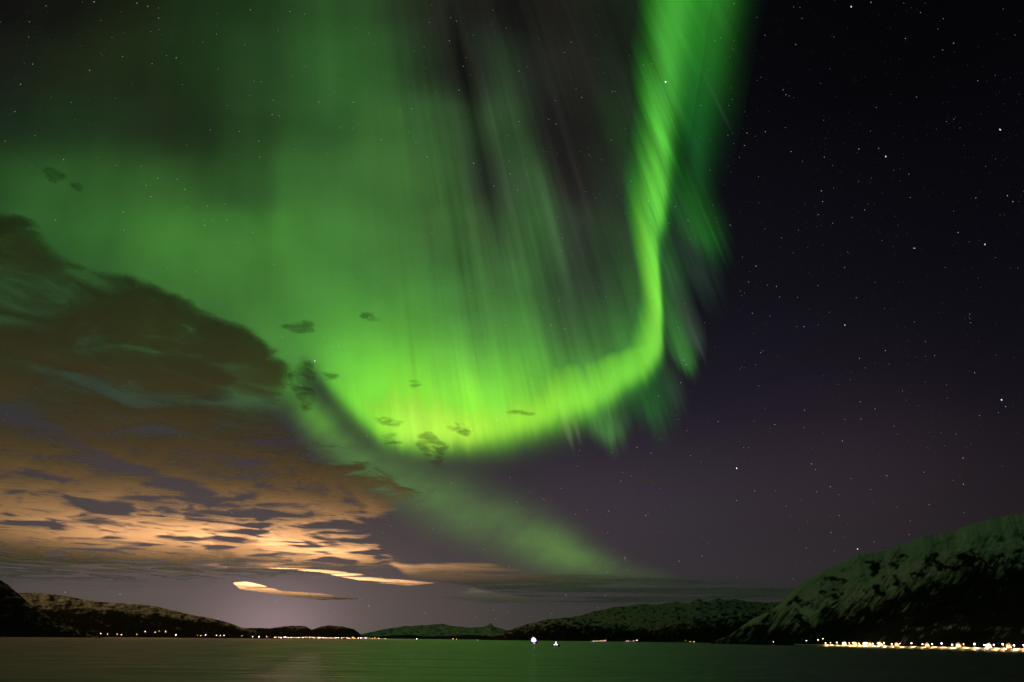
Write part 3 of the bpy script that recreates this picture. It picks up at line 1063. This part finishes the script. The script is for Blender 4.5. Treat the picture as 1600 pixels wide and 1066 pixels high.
for lab, poly in (('thin wisp of cloud right of the lower aurora band', [(985, 745), (1030, 748), (1070, 758), (1030, 762), (1000, 756)]),
                  ('faint streak of cloud above the jagged snowy range', [(960, 825), (1010, 826), (1060, 832), (1000, 836), (940, 832)]),
                  ('small slanting wisp between the two bright low stars', [(1025, 805), (1070, 795), (1060, 803), (1030, 812)])):
    xs_, ys_ = [p[0] for p in poly], [p[1] for p in poly]
    cloud(lab, [(poly, 0.9)], [], 1300.0, C_THIN, (min(xs_) - 30, max(xs_) + 30, min(ys_) - 18, max(ys_) + 18), 1.6, 7, 2, 20.0, lam=600.0, seed=51, stretch=(0.5, 1.0))

_puffs = [((500, 578), (536, 595), 'dark cloudlet at the left end of the bright arc'),
          ((560, 486), (596, 503), 'faint dark cloudlet in the soft green glow above the arc'),
          ((580, 650), (632, 668), 'dark cloud streak in front of the brightest green, upper of the left two'),
          ((590, 674), (634, 698), 'dark cloud streak below another at the foot of the arc'),
          ((650, 676), (702, 728), 'largest dark cloudlet hanging under the foot of the arc'),
          ((700, 660), (742, 682), 'ragged dark cloudlet right of the largest one'),
          ((636, 592), (662, 606), 'tiny dark cloudlet inside the bright green glow'),
          ((785, 640), (838, 651), 'pair of thin dark cloud flecks on the arc, farthest right'),
          ((64, 262), (104, 286), 'faint dark cloudlet high at the left, above the cloud bank'),
          ((108, 284), (138, 300), 'second faint dark cloudlet high at the left, lower one'),
          ((440, 500), (500, 522), 'dark ragged wisp above the right edge of the cloud bank'),
          ((452, 560), (500, 640), 'dark torn cloud scrap between cloud bank and bright arc')]
for (xa, ya), (xb, yb_), lab in _puffs:
    cx, cy, rx, ry = (xa + xb) / 2, (ya + yb_) / 2, (xb - xa) / 2, (yb_ - ya) / 2
    poly = [(cx + rx * math.cos(a) * (1 + .25 * math.sin(3 * a + cx)), cy + ry * math.sin(a) * (1 + .2 * math.cos(2 * a + cy)) + 0.25 * (math.cos(a)) * ry) for a in np.linspace(0, 2 * math.pi, 18, endpoint=False)]
    cloud(lab, [(poly, 0.95)], [], 1050.0, C_PUFF, (xa - 28, xb + 28, ya - 22, yb_ + 22), 1.0, 19, 3, 6.0, fill=0.5, lam=210.0, amp=0.8, seed=int(cx), stretch=(1.0, 0.75), gain=0.55, group='cloudlets in front of the aurora')


# ------------------------------------------------------------------ stars
STAR_R = 520000.0


def star_mesh(items, name, mat):
    V, F, C = [], [], []
    octv = np.array([(1, 0, 0), (-1, 0, 0), (0, 1, 0), (0, -1, 0), (0, 0, 1), (0, 0, -1)], float)
    octf = [(0, 2, 4), (2, 1, 4), (1, 3, 4), (3, 0, 4), (2, 0, 5), (1, 2, 5), (3, 1, 5), (0, 3, 5)]
    for d, r, c in items:
        n = len(V)
        V += [tuple(d * STAR_R + r * o) for o in octv]
        F += [tuple(n + i for i in f) for f in octf]
        C += [(*c, 1)] * 6
    me = raw_mesh(name, V, F, mat)
    me.attributes.new('glow', 'FLOAT_COLOR', 'POINT').data.foreach_set('color', np.array(C, np.float32).ravel())
    return me


m_star, _b = material('starlight')
_a = _b.node('ShaderNodeAttribute', attribute_name='glow')
_e = _b.node('ShaderNodeEmission')
_b.link(_a.outputs['Color'], _e.inputs['Color'])
_o = _b.node('ShaderNodeOutputMaterial')
_b.link(_e.outputs[0], _o.inputs[0])
m_star.cycles.emission_sampling = 'NONE'

items = []
tints = [(1, 1, 1), (0.8, 0.88, 1), (1, 0.93, 0.8), (0.7, 0.8, 1), (1, 0.85, 0.7)]
for _ in range(9000):
    a = random.uniform(-1.3, 1.3); z = random.uniform(0.02, 0.98)
    d = np.array([math.sin(a) * math.sqrt(1 - z * z), math.cos(a) * math.sqrt(1 - z * z), z])
    mag = random.random() ** 7
    c = np.array(random.choice(tints)) * (0.07 + 0.6 * mag)
    items.append((d, 170 + 110 * mag, c))
_seen = """1330,10,9|1195,55,4|1240,11,3|1250,12,3|1303,58,3|1228,148,5|1233,150,4|1196,206,5|1180,213,3|1145,77,3|1432,152,4|1369,168,4|1287,188,3|1473,78,4|1555,118,3|1412,5,3|1351,328,5|1331,340,4|1420,272,4|1141,352,5|1181,416,6|1246,465,4|1296,488,3|1320,418,4|1157,455,4|1203,494,4|1278,508,3|1477,418,3|1515,491,4|1352,575,4|1389,569,3|1446,534,4|1410,611,4|1257,641,5|1178,658,3|1397,666,4|1268,725,6|1444,738,4|1330,748,4|1311,773,4|1228,791,4|1061,877,5|970,752,5|973,738,4|960,879,4|938,878,4|917,797,4|705,755,5|791,815,4|870,835,4|1018,750,3|740,560,6|529,541,6|552,160,6|475,104,4|382,70,4|289,296,5|320,352,6|324,322,5|319,345,4|292,325,4|140,110,5|46,34,4|147,3,6|45,58,4|86,344,5|262,419,4|306,425,4|397,127,4|408,128,4|531,200,4|535,198,4|512,240,4|453,18,5|576,52,4|512,345,3|549,355,5|557,260,4|625,172,4|671,35,4|770,16,4|791,44,4|713,33,5|702,64,5|882,82,5|957,143,5|961,143,4|940,250,4|900,139,4|740,255,7|874,470,6|877,392,4|893,400,3|985,488,4|1005,556,3|970,463,3|1095,165,4|1018,100,5|690,715,3|560,420,3|450,200,3|1360,205,3|1562,202,8|1384,244,7|1342,233,6|1373,232,5|1430,388,5|1340,858,7|1151,731,8|1366,847,4|1450,700,3|1560,645,4|1490,330,3|1540,260,3|1500,200,3"""
for s in _seen.split('|'):
    px, py, mag = (float(v) for v in s.split(','))
    items.append((dirs(px, py), 200 + 18 * mag, np.array(random.choice(tints)) * (0.09 + 0.014 * mag ** 2)))
o = link('stars', star_mesh(items, 'stars', m_star))
tag(o, 'scatter of small faint stars over the whole night sky', 'stars', kind='stuff')

for px, py, r, s, c, lab in ((1040, 128, 620, 2.4, (0.6, 0.75, 1.0), 'bright blue white star shining through the top of the green band'),
                             (492, 564, 430, 1.6, (0.75, 0.8, 1.0), 'bright star beside the torn cloud scrap left of the arc'),
                             (1151, 732, 440, 1.7, (0.95, 0.95, 1.0), 'bright white star low in the purple sky right of the arc'),
                             (1565, 625, 520, 1.3, (0.95, 0.9, 1.0), 'bright star by the right edge above the big mountain'),
                             (1539, 382, 460, 1.2, (0.7, 0.75, 1.0), 'bluish star by the right edge, halfway up the dark sky'),
                             (1563, 203, 440, 1.2, (1.0, 0.85, 0.75), 'warm star near the right edge high in the dark sky'),
                             (1330, 11, 470, 1.2, (0.55, 0.65, 1.0), 'blue star at the top edge right of the green band'),
                             (1428, 388, 420, 1.0, (0.45, 0.5, 1.0), 'deep blue star in the middle of the dark sky on the right'),
                             (1320, 508, 420, 1.1, (0.75, 0.75, 1.0), 'pale violet star in the dark sky right of the bright corner'),
                             (1340, 858, 400, 1.3, (1.0, 0.95, 0.9), 'lowest bright star, just above the crest of the big mountain'),
                             (1384, 245, 400, 1.3, (1.0, 0.8, 0.75), 'reddish star, lowest of a little triangle in the dark sky')):
    o = link('star', star_mesh([(dirs(px, py), r, np.array(c) * s)], 'star', m_star))
    tag(o, lab, 'star', 'brightest stars')


# ------------------------------------------------------------------ lights along the shores, houses, boats
M_POLE = mat_plain('galvanised_pole', (0.25, 0.25, 0.26), 0.5, 0.6)
M_WALL_W = mat_plain('white_boards', (0.7, 0.68, 0.64), 0.7, 0, 0.15, 0.4)
M_WALL_R = mat_plain('red_boards', (0.30, 0.06, 0.04), 0.7, 0, 0.2, 0.4)
M_WALL_Y = mat_plain('ochre_boards', (0.50, 0.33, 0.10), 0.7, 0, 0.2, 0.4)
M_ROOF = mat_plain('snowy_roof', (0.6, 0.62, 0.65), 0.8, 0, 0.3, 0.3)
M_HULL = mat_plain('dark_hull', (0.012, 0.014, 0.02), 0.35, 0, 0.2, 0.5)
M_CABIN = mat_plain('white_cabin', (0.75, 0.75, 0.75), 0.45, 0, 0.1, 0.5)
M_DECK = mat_plain('boat_deck', (0.2, 0.16, 0.12), 0.7)
M_STONE = mat_plain('shore_stone', (0.16, 0.15, 0.14), 0.85, 0, 0.4, 0.15)
M_ASPH = mat_plain('asphalt', (0.05, 0.05, 0.05), 0.9, 0, 0.3, 0.3)
M_BANK = mat_plain('ploughed_snow', (0.74, 0.75, 0.78), 0.9, 0, 0.2, 0.2)
GLOW = {k: mat_emit('lamp_' + k, c, s) for k, c, s in (
    ('white', (1.0, 0.80, 0.74), 30), ('pink', (1.0, 0.50, 0.58), 24), ('amber', (1.0, 0.42, 0.07), 22), ('violet', (0.78, 0.50, 1.0), 32), ('yellow', (1.0, 0.60, 0.16), 26), ('flood', (0.95, 0.80, 1.0), 30))}
WIN = {k: mat_emit('window_' + k, c, s) for k, c, s in (('warm', (1.0, 0.58, 0.22), 9.0), ('white', (1.0, 0.86, 0.74), 10.0))}


def empty(name, loc, rz=0.0):
    o = bpy.data.objects.new(name, None)
    COL.objects.link(o)
    o.location = loc
    o.rotation_euler = (0, 0, rz)
    o.empty_display_size = 3
    return o


def copy_tree(o):
    c = o.copy()
    COL.objects.link(c)
    for ch in list(o.children):
        k = ch.copy()
        COL.objects.link(k)
        k.parent = c
    return c


def make_street_lamp(kind, h, head):
    """pole, arm and a lit head; the arm reaches over the road towards -y"""
    root = empty('street_lamp', (0, 0, 0))
    p = MB().tube((0, 0, -1), (0, 0, h), 0.16, 0.10).tube((0, 0, h), (0, -2.2, h + 0.5), 0.09, 0.07).tube((0, 0, -0.2), (0, 0, 1.1), 0.24, 0.2)
    link('pole', p.mesh('pole', M_POLE), root)
    hd = MB().ball((0, -2.6, h + 0.35), head, 1.0, 1.2, 0.75, 12, 8)
    link('lamp_head', hd.mesh('lamp_head', GLOW[kind], True), root)
    hood = MB().ball((0, -2.6, h + 0.35 + head * 0.62), head * 0.8, 1.1, 1.3, 0.3, 12, 6)
    link('lamp_hood', hood.mesh('lamp_hood', M_POLE, True), root)
    return root


def make_house(wall, win, w=9.0, d=7.5, h=5.2):
    root = empty('house', (0, 0, 0))
    body = MB().prism([(-w / 2, -2.0), (w / 2, -2.0), (w / 2, h), (0, h + 2.6), (-w / 2, h)], 'y', -d / 2, d / 2)
    link('wall', body.mesh('wall', wall), root)
    r = MB()
    for s in (-1, 1):
        r.prism([(s * (w / 2 + 0.7), h - 0.35), (0, h + 2.85), (0, h + 2.62), (s * (w / 2 + 0.7), h - 0.62)][::s], 'y', -d / 2 - 0.6, d / 2 + 0.6)
    r.box(1.1, 1.9, 0.4, 1.2, h + 1.6, h + 3.6)
    link('roof', r.mesh('roof', M_ROOF), root)
    for (x, z) in ((-2.7, 0.9), (0.0, 0.9), (2.7, 0.9), (-1.5, 3.4), (1.5, 3.4)):
        f = MB().box(x - 0.75, x + 0.75, -d / 2 - 0.10, -d / 2 - 0.02, z, z + 1.5)
        link('window', f.mesh('window', WIN[win]), root)
    link('door', MB().box(3.4, 4.3, -d / 2 - 0.08, -d / 2 - 0.02, -0.4, 1.8).mesh('door', M_HULL), root)
    return root


_proto = {}


def lamp(kind, h, head, px, r, z, label, group):
    key = (kind, h, head)
    if key in _proto:
        o = copy_tree(_proto[key])
    else:
        o = _proto[key] = make_street_lamp(kind, h, head)
    p = at_dist(px, 1000, r)
    o.location = (p[0], p[1], z)
    o.rotation_euler = (0, 0, -math.atan2(p[0], p[1]))
    tag(o, label, 'street lamp', group)
    return o


def house(wall, win, px, r, z, label, group, rz=0.0):
    key = (wall.name, win)
    if key in _proto:
        o = copy_tree(_proto[key])
    else:
        o = _proto[key] = make_house(wall, win)
    p = at_dist(px, 1000, r)
    o.location = (p[0], p[1], z)
    o.rotation_euler = (0, 0, -math.atan2(p[0], p[1]) + rz)
    tag(o, label, 'house', group)
    return o


ORD = ('first second third fourth fifth sixth seventh eighth ninth tenth eleventh twelfth thirteenth fourteenth fifteenth sixteenth seventeenth eighteenth nineteenth twentieth').split()


def z_for(px, py, r):
    d = dirs(px, py)
    return CAM_H + r * d[2] / math.hypot(d[0], d[1])


# --- right shore: road, sea wall, ploughed snow bank, lamps, houses
RX = np.arange(1240, 1960, 6.0)
RD = np.interp(RX, [1110, 1200, 1300, 1400, 1600, 1950], [3900, 3100, 2450, 2000, 1480, 1200]) - 14


def strip(name, label, cat, prof, mat, kind='structure'):
    """sweep a cross-section (offset from the shore, height) along the right-hand shore"""
    d = dirs(RX, 1000.0)
    az = d[:, :2] / np.hypot(d[:, 0], d[:, 1])[:, None]
    rows = []
    for off, z in prof:
        w = 0.5 * fbm(RX / 9.0, RX * 0 + off, 3, 611) if mat is M_BANK else 0
        rows.append(np.stack([az[:, 0] * (RD + off), az[:, 1] * (RD + off), np.full_like(RX, z) + w], -1))
    me = grid_mesh(name, np.stack(rows, 1), mat, None, None, False)
    return tag(link(name, me), label, cat, kind=kind)


strip('sea_wall', 'rough stone sea wall along the water under the shore road', 'sea wall', [(-2.5, -1.0), (-0.5, 2.4), (1.2, 2.6), (1.4, 2.2)], M_STONE, 'thing')
strip('road', 'asphalt road along the lit right shore', 'road', [(1.4, 2.2), (9.5, 2.25)], M_ASPH)
strip('snow_bank', 'ploughed snow bank along the inner side of the shore road', 'snow bank', [(9.5, 2.0), (11.0, 3.6), (13.0, 4.6), (17.0, 5.2), (26.0, 5.6), (40.0, 3.0)], M_BANK, 'structure')


def road_r(px):
    return float(np.interp(px, RX, RD))


_lamps_r = [1289, 1297, 1307, 1316, 1326, 1332, 1341, 1348, 1354, 1363, 1370, 1380, 1392, 1405, 1423, 1440, 1455, 1470, 1486, 1504, 1521, 1536, 1551, 1565, 1582, 1597]
LM_E = 0
for i, px in enumerate(_lamps_r):
    k = ('white', 'violet', 'white', 'yellow')[i % 4] if px > 1380 else ('white', 'pink', 'yellow')[i % 3]
    n_ = len(_lamps_r) - 1 - i
    lab = ('%s lit lamp on the shore road, %s from the right edge' % ({'white': 'white', 'violet': 'bluish white', 'yellow': 'yellow', 'pink': 'pinkish'}[k], ORD[n_])) if n_ < 12 else \
        ('%s lamp in the dense far stretch of shore road, %s from its end' % ({'white': 'white', 'violet': 'bluish white', 'yellow': 'yellow', 'pink': 'pinkish'}[k], ORD[i]))
    o = lamp(k, 7.4 + (i * 7 % 3) * 0.9, (0.85, 0.65, 1.0)[i % 3], px, road_r(px) + 9.0, 2.2, lab, 'lamps along the right shore road')
    # the light it throws on road and snow bank
    pl = bpy.data.lights.new('road_lamp_light', 'SPOT')
    pl.spot_size = math.radians(150)
    pl.spot_blend = 0.5
    pl.energy = 42000
    pl.color = (1.0, 0.60, 0.22)
    pl.shadow_soft_size = 0.5
    lo = bpy.data.objects.new('road_lamp_light', pl)
    COL.objects.link(lo)
    lo.parent = o
    lo.location = (0, -8.5, 8.6)
    lo.rotation_euler = (math.radians(58), 0, 0)
for j, (px, wl, wn, lab) in enumerate(((1318, M_WALL_W, 'warm', 'white house with lit windows at the far left end of the lit road'), (1336, M_WALL_Y, 'warm', 'ochre house among the dense lights of the shore road'),
                                       (1350, M_WALL_W, 'white', 'white house with bright windows in the middle of the dense lights'), (1358, M_WALL_R, 'warm', 'red house with lit windows near the dense lights'),
                                       (1374, M_WALL_W, 'white', 'white house at the right end of the dense road lights'), (1400, M_WALL_Y, 'warm', 'ochre house alone where the road lamps thin out'),
                                       (1447, M_WALL_R, 'warm', 'red house behind the road between spaced lamps'), (1496, M_WALL_W, 'warm', 'white house behind the evenly spaced road lamps'),
                                       (1543, M_WALL_W, 'white', 'white house with bright windows, second from the right edge'), (1574, M_WALL_R, 'warm', 'red house behind the road nearest the right edge'))):
    house(wl, wn, px, road_r(px) + 24.0, 5.4, lab, 'houses along the right shore', random.uniform(-0.3, 0.3))
for px, py, k, lab in ((1208, 1003, 'amber', 'lone amber lamp on the dark shore below the big mountain'), (1260, 1001, 'white', 'single white lamp on the slope left of the lit road'),
                       (1278, 1000, 'yellow', 'yellow lamp on the slope just before the lit road begins'), (1286, 998, 'yellow', 'highest yellow lamp above the left end of the lit road')):
    r = float(np.interp(px, [1110, 1200, 1300], [3900, 3100, 2450])) + 60
    lamp(k, 9.2, 1.0, px, r, z_for(px, py, r) - 9.5, lab, 'scattered lamps left of the shore road')

# --- left shore and town
_left = [(155, 990, 'pink', 1.9), (166, 991, 'pink', 1.5), (181, 991, 'pink', 1.1), (188, 992, 'pink', 1.5), (212, 991, 'yellow', 0.9), (224, 987, 'white', 1.2), (240, 988, 'white', 1.3), (246, 986, 'amber', 1.2),
         (256, 987, 'yellow', 1.5), (273, 992, 'white', 2.6), (308, 993, 'amber', 1.0), (313, 993, 'yellow', 1.1), (320, 992, 'violet', 1.9), (337, 993, 'pink', 1.8), (343, 993, 'pink', 1.6), (349, 993, 'pink', 1.9), (377, 994, 'yellow', 1.0),
         (394, 995, 'white', 1.5), (404, 995, 'violet', 2.1), (416, 995, 'pink', 1.3)]
_words = {'pink': 'pinkish', 'white': 'white', 'violet': 'bluish white', 'yellow': 'yellow', 'amber': 'amber'}
for i, (px, py, k, hd) in enumerate(_left):
    r = 6090.0
    lamp(k, 9.2, hd, px, r, z_for(px, py, r) - 9.5, '%s lamp on the dark shore left of the town, %s from the left' % (_words[k], ORD[i]), 'lamps on the left shore')
_rt = random.Random(11)
px = 422.0
i = 0
_tk = ['yellow', 'amber', 'yellow', 'white', 'amber', 'violet', 'yellow', 'amber', 'pink', 'yellow']
_spots = {446: ('violet', 2.6), 500: ('white', 2.8), 506: ('white', 2.2), 468: ('yellow', 2.2), 565: ('violet', 2.4), 574: ('white', 2.0)}
town = []
while px < 588:
    gapx = _rt.uniform(2.0, 4.6)
    px += gapx
    k = _tk[i % 10]
    hd = _rt.uniform(1.0, 1.7)
    for s, (kk, hh) in list(_spots.items()):
        if abs(px - s) < 3:
            k, hd = kk, hh
            del _spots[s]
            break
    town.append((px, 996.0 + (px - 422) * 0.009 + _rt.uniform(-0.8, 0.6), k, hd))
    i += 1
_tens = ['', 'twenty', 'thirty', 'forty', 'fifty', 'sixty']


def nth(n):
    if n < 20:
        return ORD[n]
    t, o_ = divmod(n + 1, 10)
    w = {2: ('twentieth', 'twenty'), 3: ('thirtieth', 'thirty'), 4: ('fortieth', 'forty'), 5: ('fiftieth', 'fifty'), 6: ('sixtieth', 'sixty')}[t]
    return w[0] if o_ == 0 else w[1] + '-' + ORD[o_ - 1]


for i, (px, py, k, hd) in enumerate(town):
    r = 6480.0
    lamp(k, 9.2, round(hd * 2) / 2, px, r, z_for(px, py, r) - 9.5, '%s lamp in the town row below the dark hill, %s along' % (_words[k], nth(i)), 'lamps of the town waterfront')
for i, px in enumerate(np.linspace(428, 560, 16)):
    r = 6530.0
    side = 'left' if i < 8 else 'right'
    n_ = i if i < 8 else 15 - i
    col_ = (M_WALL_W, M_WALL_Y, M_WALL_R)[i % 3]
    house(col_, ('warm', 'white')[i % 2], float(px) + _rt.uniform(-3, 3), r, 6.0, '%s house in the row behind the town lamps, %s from its %s end' % (('white', 'ochre', 'red')[i % 3], ORD[n_], side), 'town houses', _rt.uniform(-.4, .4))
_mid = [(592, 997.5, 'violet', 13000, 3.0), (602, 998, 'yellow', 13000, 3.4), (651, 998.5, 'white', 15000, 4.4), (708, 998, 'yellow', 15000, 2.6), (713, 999, 'amber', 15000, 2.4), (746, 1000, 'white', 9600, 1.3), (785, 1001, 'amber', 9000, 1.9),
        (795, 1001, 'amber', 9000, 1.9), (803, 1001, 'amber', 9000, 1.9), (818, 1001, 'amber', 9000, 2.0)]
for i, (px, py, k, r, hd) in enumerate(_mid):
    lamp(k, 9.2, hd, px, r, z_for(px, py, r) - 9.5, '%s lamp far off between the town and the bright ship, %s from the left' % (_words[k], ORD[i]), 'lamps on the far shore')
_mid2 = [(927, 1001.5, 'white', 1.9), (932, 1001.5, 'pink', 1.6), (938, 1001, 'yellow', 1.7), (942, 1001, 'pink', 1.7), (946, 1001, 'pink', 1.9), (979, 1001.5, 'pink', 1.6), (982, 1001.5, 'white', 1.4), (990, 1002, 'pink', 1.8), (995, 1001, 'white', 1.8), (1021, 1001.5, 'pink', 1.8),
         (1071, 1001, 'amber', 1.1), (1078, 1003, 'amber', 1.4), (1084, 1003, 'amber', 1.4)]
for i, (px, py, k, hd) in enumerate(_mid2):
    r = 6900.0 if px < 1050 else 6000.0
    lamp(k, 9.2, hd, px, r, z_for(px, py, r) - 9.5, '%s lamp below the dark spur right of the boats, %s from the left' % (_words[k], ORD[i]), 'lamps below the dark spur')


# --- boats
def hull_mesh(L, B, D, sheer):
    """hull with a raked stem and tapering stern, bow towards +x"""
    st = [(-0.5, 0.80, 0.15), (-0.42, 0.92, 0.0), (-0.2, 1.0, -0.1), (0.1, 1.0, -0.1), (0.3, 0.78, 0.05), (0.42, 0.42, 0.4), (0.5, 0.03, 0.9)]
    V, F = [], []
    for s, w, r in st:
        top = D * (1 + sheer * max(0, s + 0.1) * 1.6)
        bot = -0.9 + (top + 0.4) * max(0, r) * 0.7
        hb = B / 2 * w
        x = s * L
        V += [(x, -hb, top), (x - 0.02 * L * r, -hb * 0.88, top * 0.4 + bot * 0.1), (x - 0.05 * L * r, -hb * 0.45, bot), (x - 0.05 * L * r, hb * 0.45, bot), (x - 0.02 * L * r, hb * 0.88, top * 0.4 + bot * 0.1), (x, hb, top)]
    for i in range(len(st) - 1):
        for k in range(5):
            a = i * 6 + k
            F.append([a, a + 1, a + 7, a + 6])
        F.append([i * 6 + 5, i * 6, i * 6 + 6, i * 6 + 11])
    F.append([5, 4, 3, 2, 1, 0])
    n = (len(st) - 1) * 6
    F.append([n + k for k in range(6)])
    return raw_mesh('hull', V, F, M_HULL)


def boat(name, label, px, r, L, rz, big):
    cab = mat_emit('boat_window', (1.0, 0.9, 0.95), 3.0)
    p = at_dist(px, 1000, r)
    root = empty(name, (p[0], p[1], 0.0), rz)
    B, D = L * 0.27, L * (0.10 if big else 0.17)
    link('hull', hull_mesh(L, B, D, 0.5), root)
    link('rail', MB().tube((-0.46 * L, -B * .45, D + .9), (0.30 * L, -B * .42, D + 1.1), .05, .05).tube((-0.46 * L, B * .45, D + .9), (0.30 * L, B * .42, D + 1.1), .05, .05)
         .tube((-0.46 * L, -B * .45, D), (-0.46 * L, -B * .45, D + .9), .05, .05).tube((0.30 * L, -B * .42, D), (0.30 * L, -B * .42, D + 1.1), .05, .05).mesh('rail', M_POLE), root)
    c = MB().prism([(-0.30 * L, D - 0.2), (0.16 * L, D - 0.2), (0.12 * L, D + 0.13 * L), (-0.30 * L, D + 0.13 * L)], 'y', -B * .36, B * .36)
    link('cabin', c.mesh('cabin', M_CABIN), root)
    w = MB().prism([(-0.16 * L, D + 0.13 * L), (0.09 * L, D + 0.13 * L), (0.05 * L, D + 0.24 * L), (-0.15 * L, D + 0.24 * L)], 'y', -B * .28, B * .28)
    wh = link('wheelhouse', w.mesh('wheelhouse', M_CABIN), root)
    for k in range(5):
        x = -0.26 * L + k * 0.085 * L
        link('window', MB().box(x, x + 0.055 * L, -B * .36 - .05, -B * .36 - .01, D + 0.045 * L, D + 0.10 * L).mesh('window', cab), root)
    for k in range(2):
        x = -0.12 * L + k * 0.09 * L
        link('window', MB().box(x, x + 0.06 * L, -B * .28 - .05, -B * .28 - .01, D + 0.165 * L, D + 0.215 * L).mesh('window', cab), root)
    m = MB().tube((-0.08 * L, 0, D + .24 * L), (-0.08 * L, 0, D + .46 * L), .12, .06).tube((-0.08 * L, -1.0, D + .36 * L), (-0.08 * L, 1.0, D + .36 * L), .05, .05)
    link('mast', m.mesh('mast', M_POLE), root)
    if big:
        dim = mat_emit('lamp_violet_dim', (0.60, 0.36, 1.0), 3.4)  # the outer balls are no lamps: they imitate violet glare around the floodlights
        for i, (x, y, z, s) in enumerate(((-0.02, -.34, .27, 2.3), (-0.08, -.33, .18, 1.7), (0.05, -.33, .19, 1.6), (0.17, -.30, .22, 1.9), (-0.08, -.05, .45, 2.0), (-0.24, -.33, .24, 1.9), (0.10, -.30, .38, 1.5), (-0.20, -.30, .38, 1.4), (0.02, -.33, .08, 1.6))):
            link('floodlight_or_halo', MB().ball((x * L, y * B - 0.8, D + z * L), s * (1.25 if i < 3 else 1.5), 1, .6, 1, 12, 8).mesh('floodlight_or_halo', GLOW['flood'] if i < 3 else dim, True), root)
    else:
        soft = {k: mat_emit('boat_' + k, c, v) for k, c, v in (('red', (1.0, 0.25, 0.45), 7.0), ('white', (0.85, 0.75, 1.0), 8.0))}
        link('mast_light', MB().ball((-0.06 * L, -.2, D + .40 * L), 0.85).mesh('mast_light', soft['red'], True), root)
        link('mast_light', MB().ball((-0.12 * L, -.2, D + .32 * L), 0.65).mesh('mast_light', soft['white'], True), root)
        link('cabin_light', MB().ball((-0.32 * L, -B * .3, D + .10 * L), 0.55, 1.8, .7, .7).mesh('cabin_light', soft['white'], True), root)
        link('cabin_light', MB().ball((0.02 * L, -B * .42, D + .10 * L), 0.5, 1.6, .7, .7).mesh('cabin_light', soft['white'], True), root)
    tag(root, label, 'boat')
    return root


BX = 869.5
p_ = at_dist(BX, 1000, 1400.0)
boat('motor_boat', 'small dark hulled boat with lit cabin and a red white mast light', BX, 1400.0, 13.5, 0.12 - math.atan2(p_[0], p_[1]), False)
boat('ship', 'ship hidden behind its dazzling violet white floodlights and their modelled halo', 834.5, 2600.0, 30.0, -0.1, True)

# pale wake behind the small boat
wx = np.linspace(0, 1, 40)
P = []
for s in (-1, 1):
    xx = 826 + 43 * wx
    d = dirs(xx, 1008.3 + 0.9 * wx)
    q = ORIGIN + d * (-(CAM_H - 0.03) / d[:, 2])[:, None]
    q[:, 1] += s * (9.0 * (1 - wx) + 4.0)
    P.append(q)
m_foam, _b = material('wake_foam')
_g = _b.node('ShaderNodeNewGeometry')
_n = _b.noise(_g.outputs['Position'], 0.35, 5.0, 0.7)
_d = _b.node('ShaderNodeBsdfDiffuse'); _d.inputs['Color'].default_value = (0.8, 0.82, 0.84, 1)
_t2 = _b.node('ShaderNodeBsdfTransparent')
_m = _b.node('ShaderNodeMixShader')
_b.link(_b.smooth(_n, 0.38, 0.62), _m.inputs[0]); _b.link(_t2.outputs[0], _m.inputs[1]); _b.link(_d.outputs[0], _m.inputs[2])
_o = _b.node('ShaderNodeOutputMaterial'); _b.link(_m.outputs[0], _o.inputs[0])
o = link('wake', grid_mesh('wake', np.stack(P, 1), m_foam, None, None, False))
tag(o, 'pale thin foam wake trailing behind the small boat', 'wake', kind='stuff')
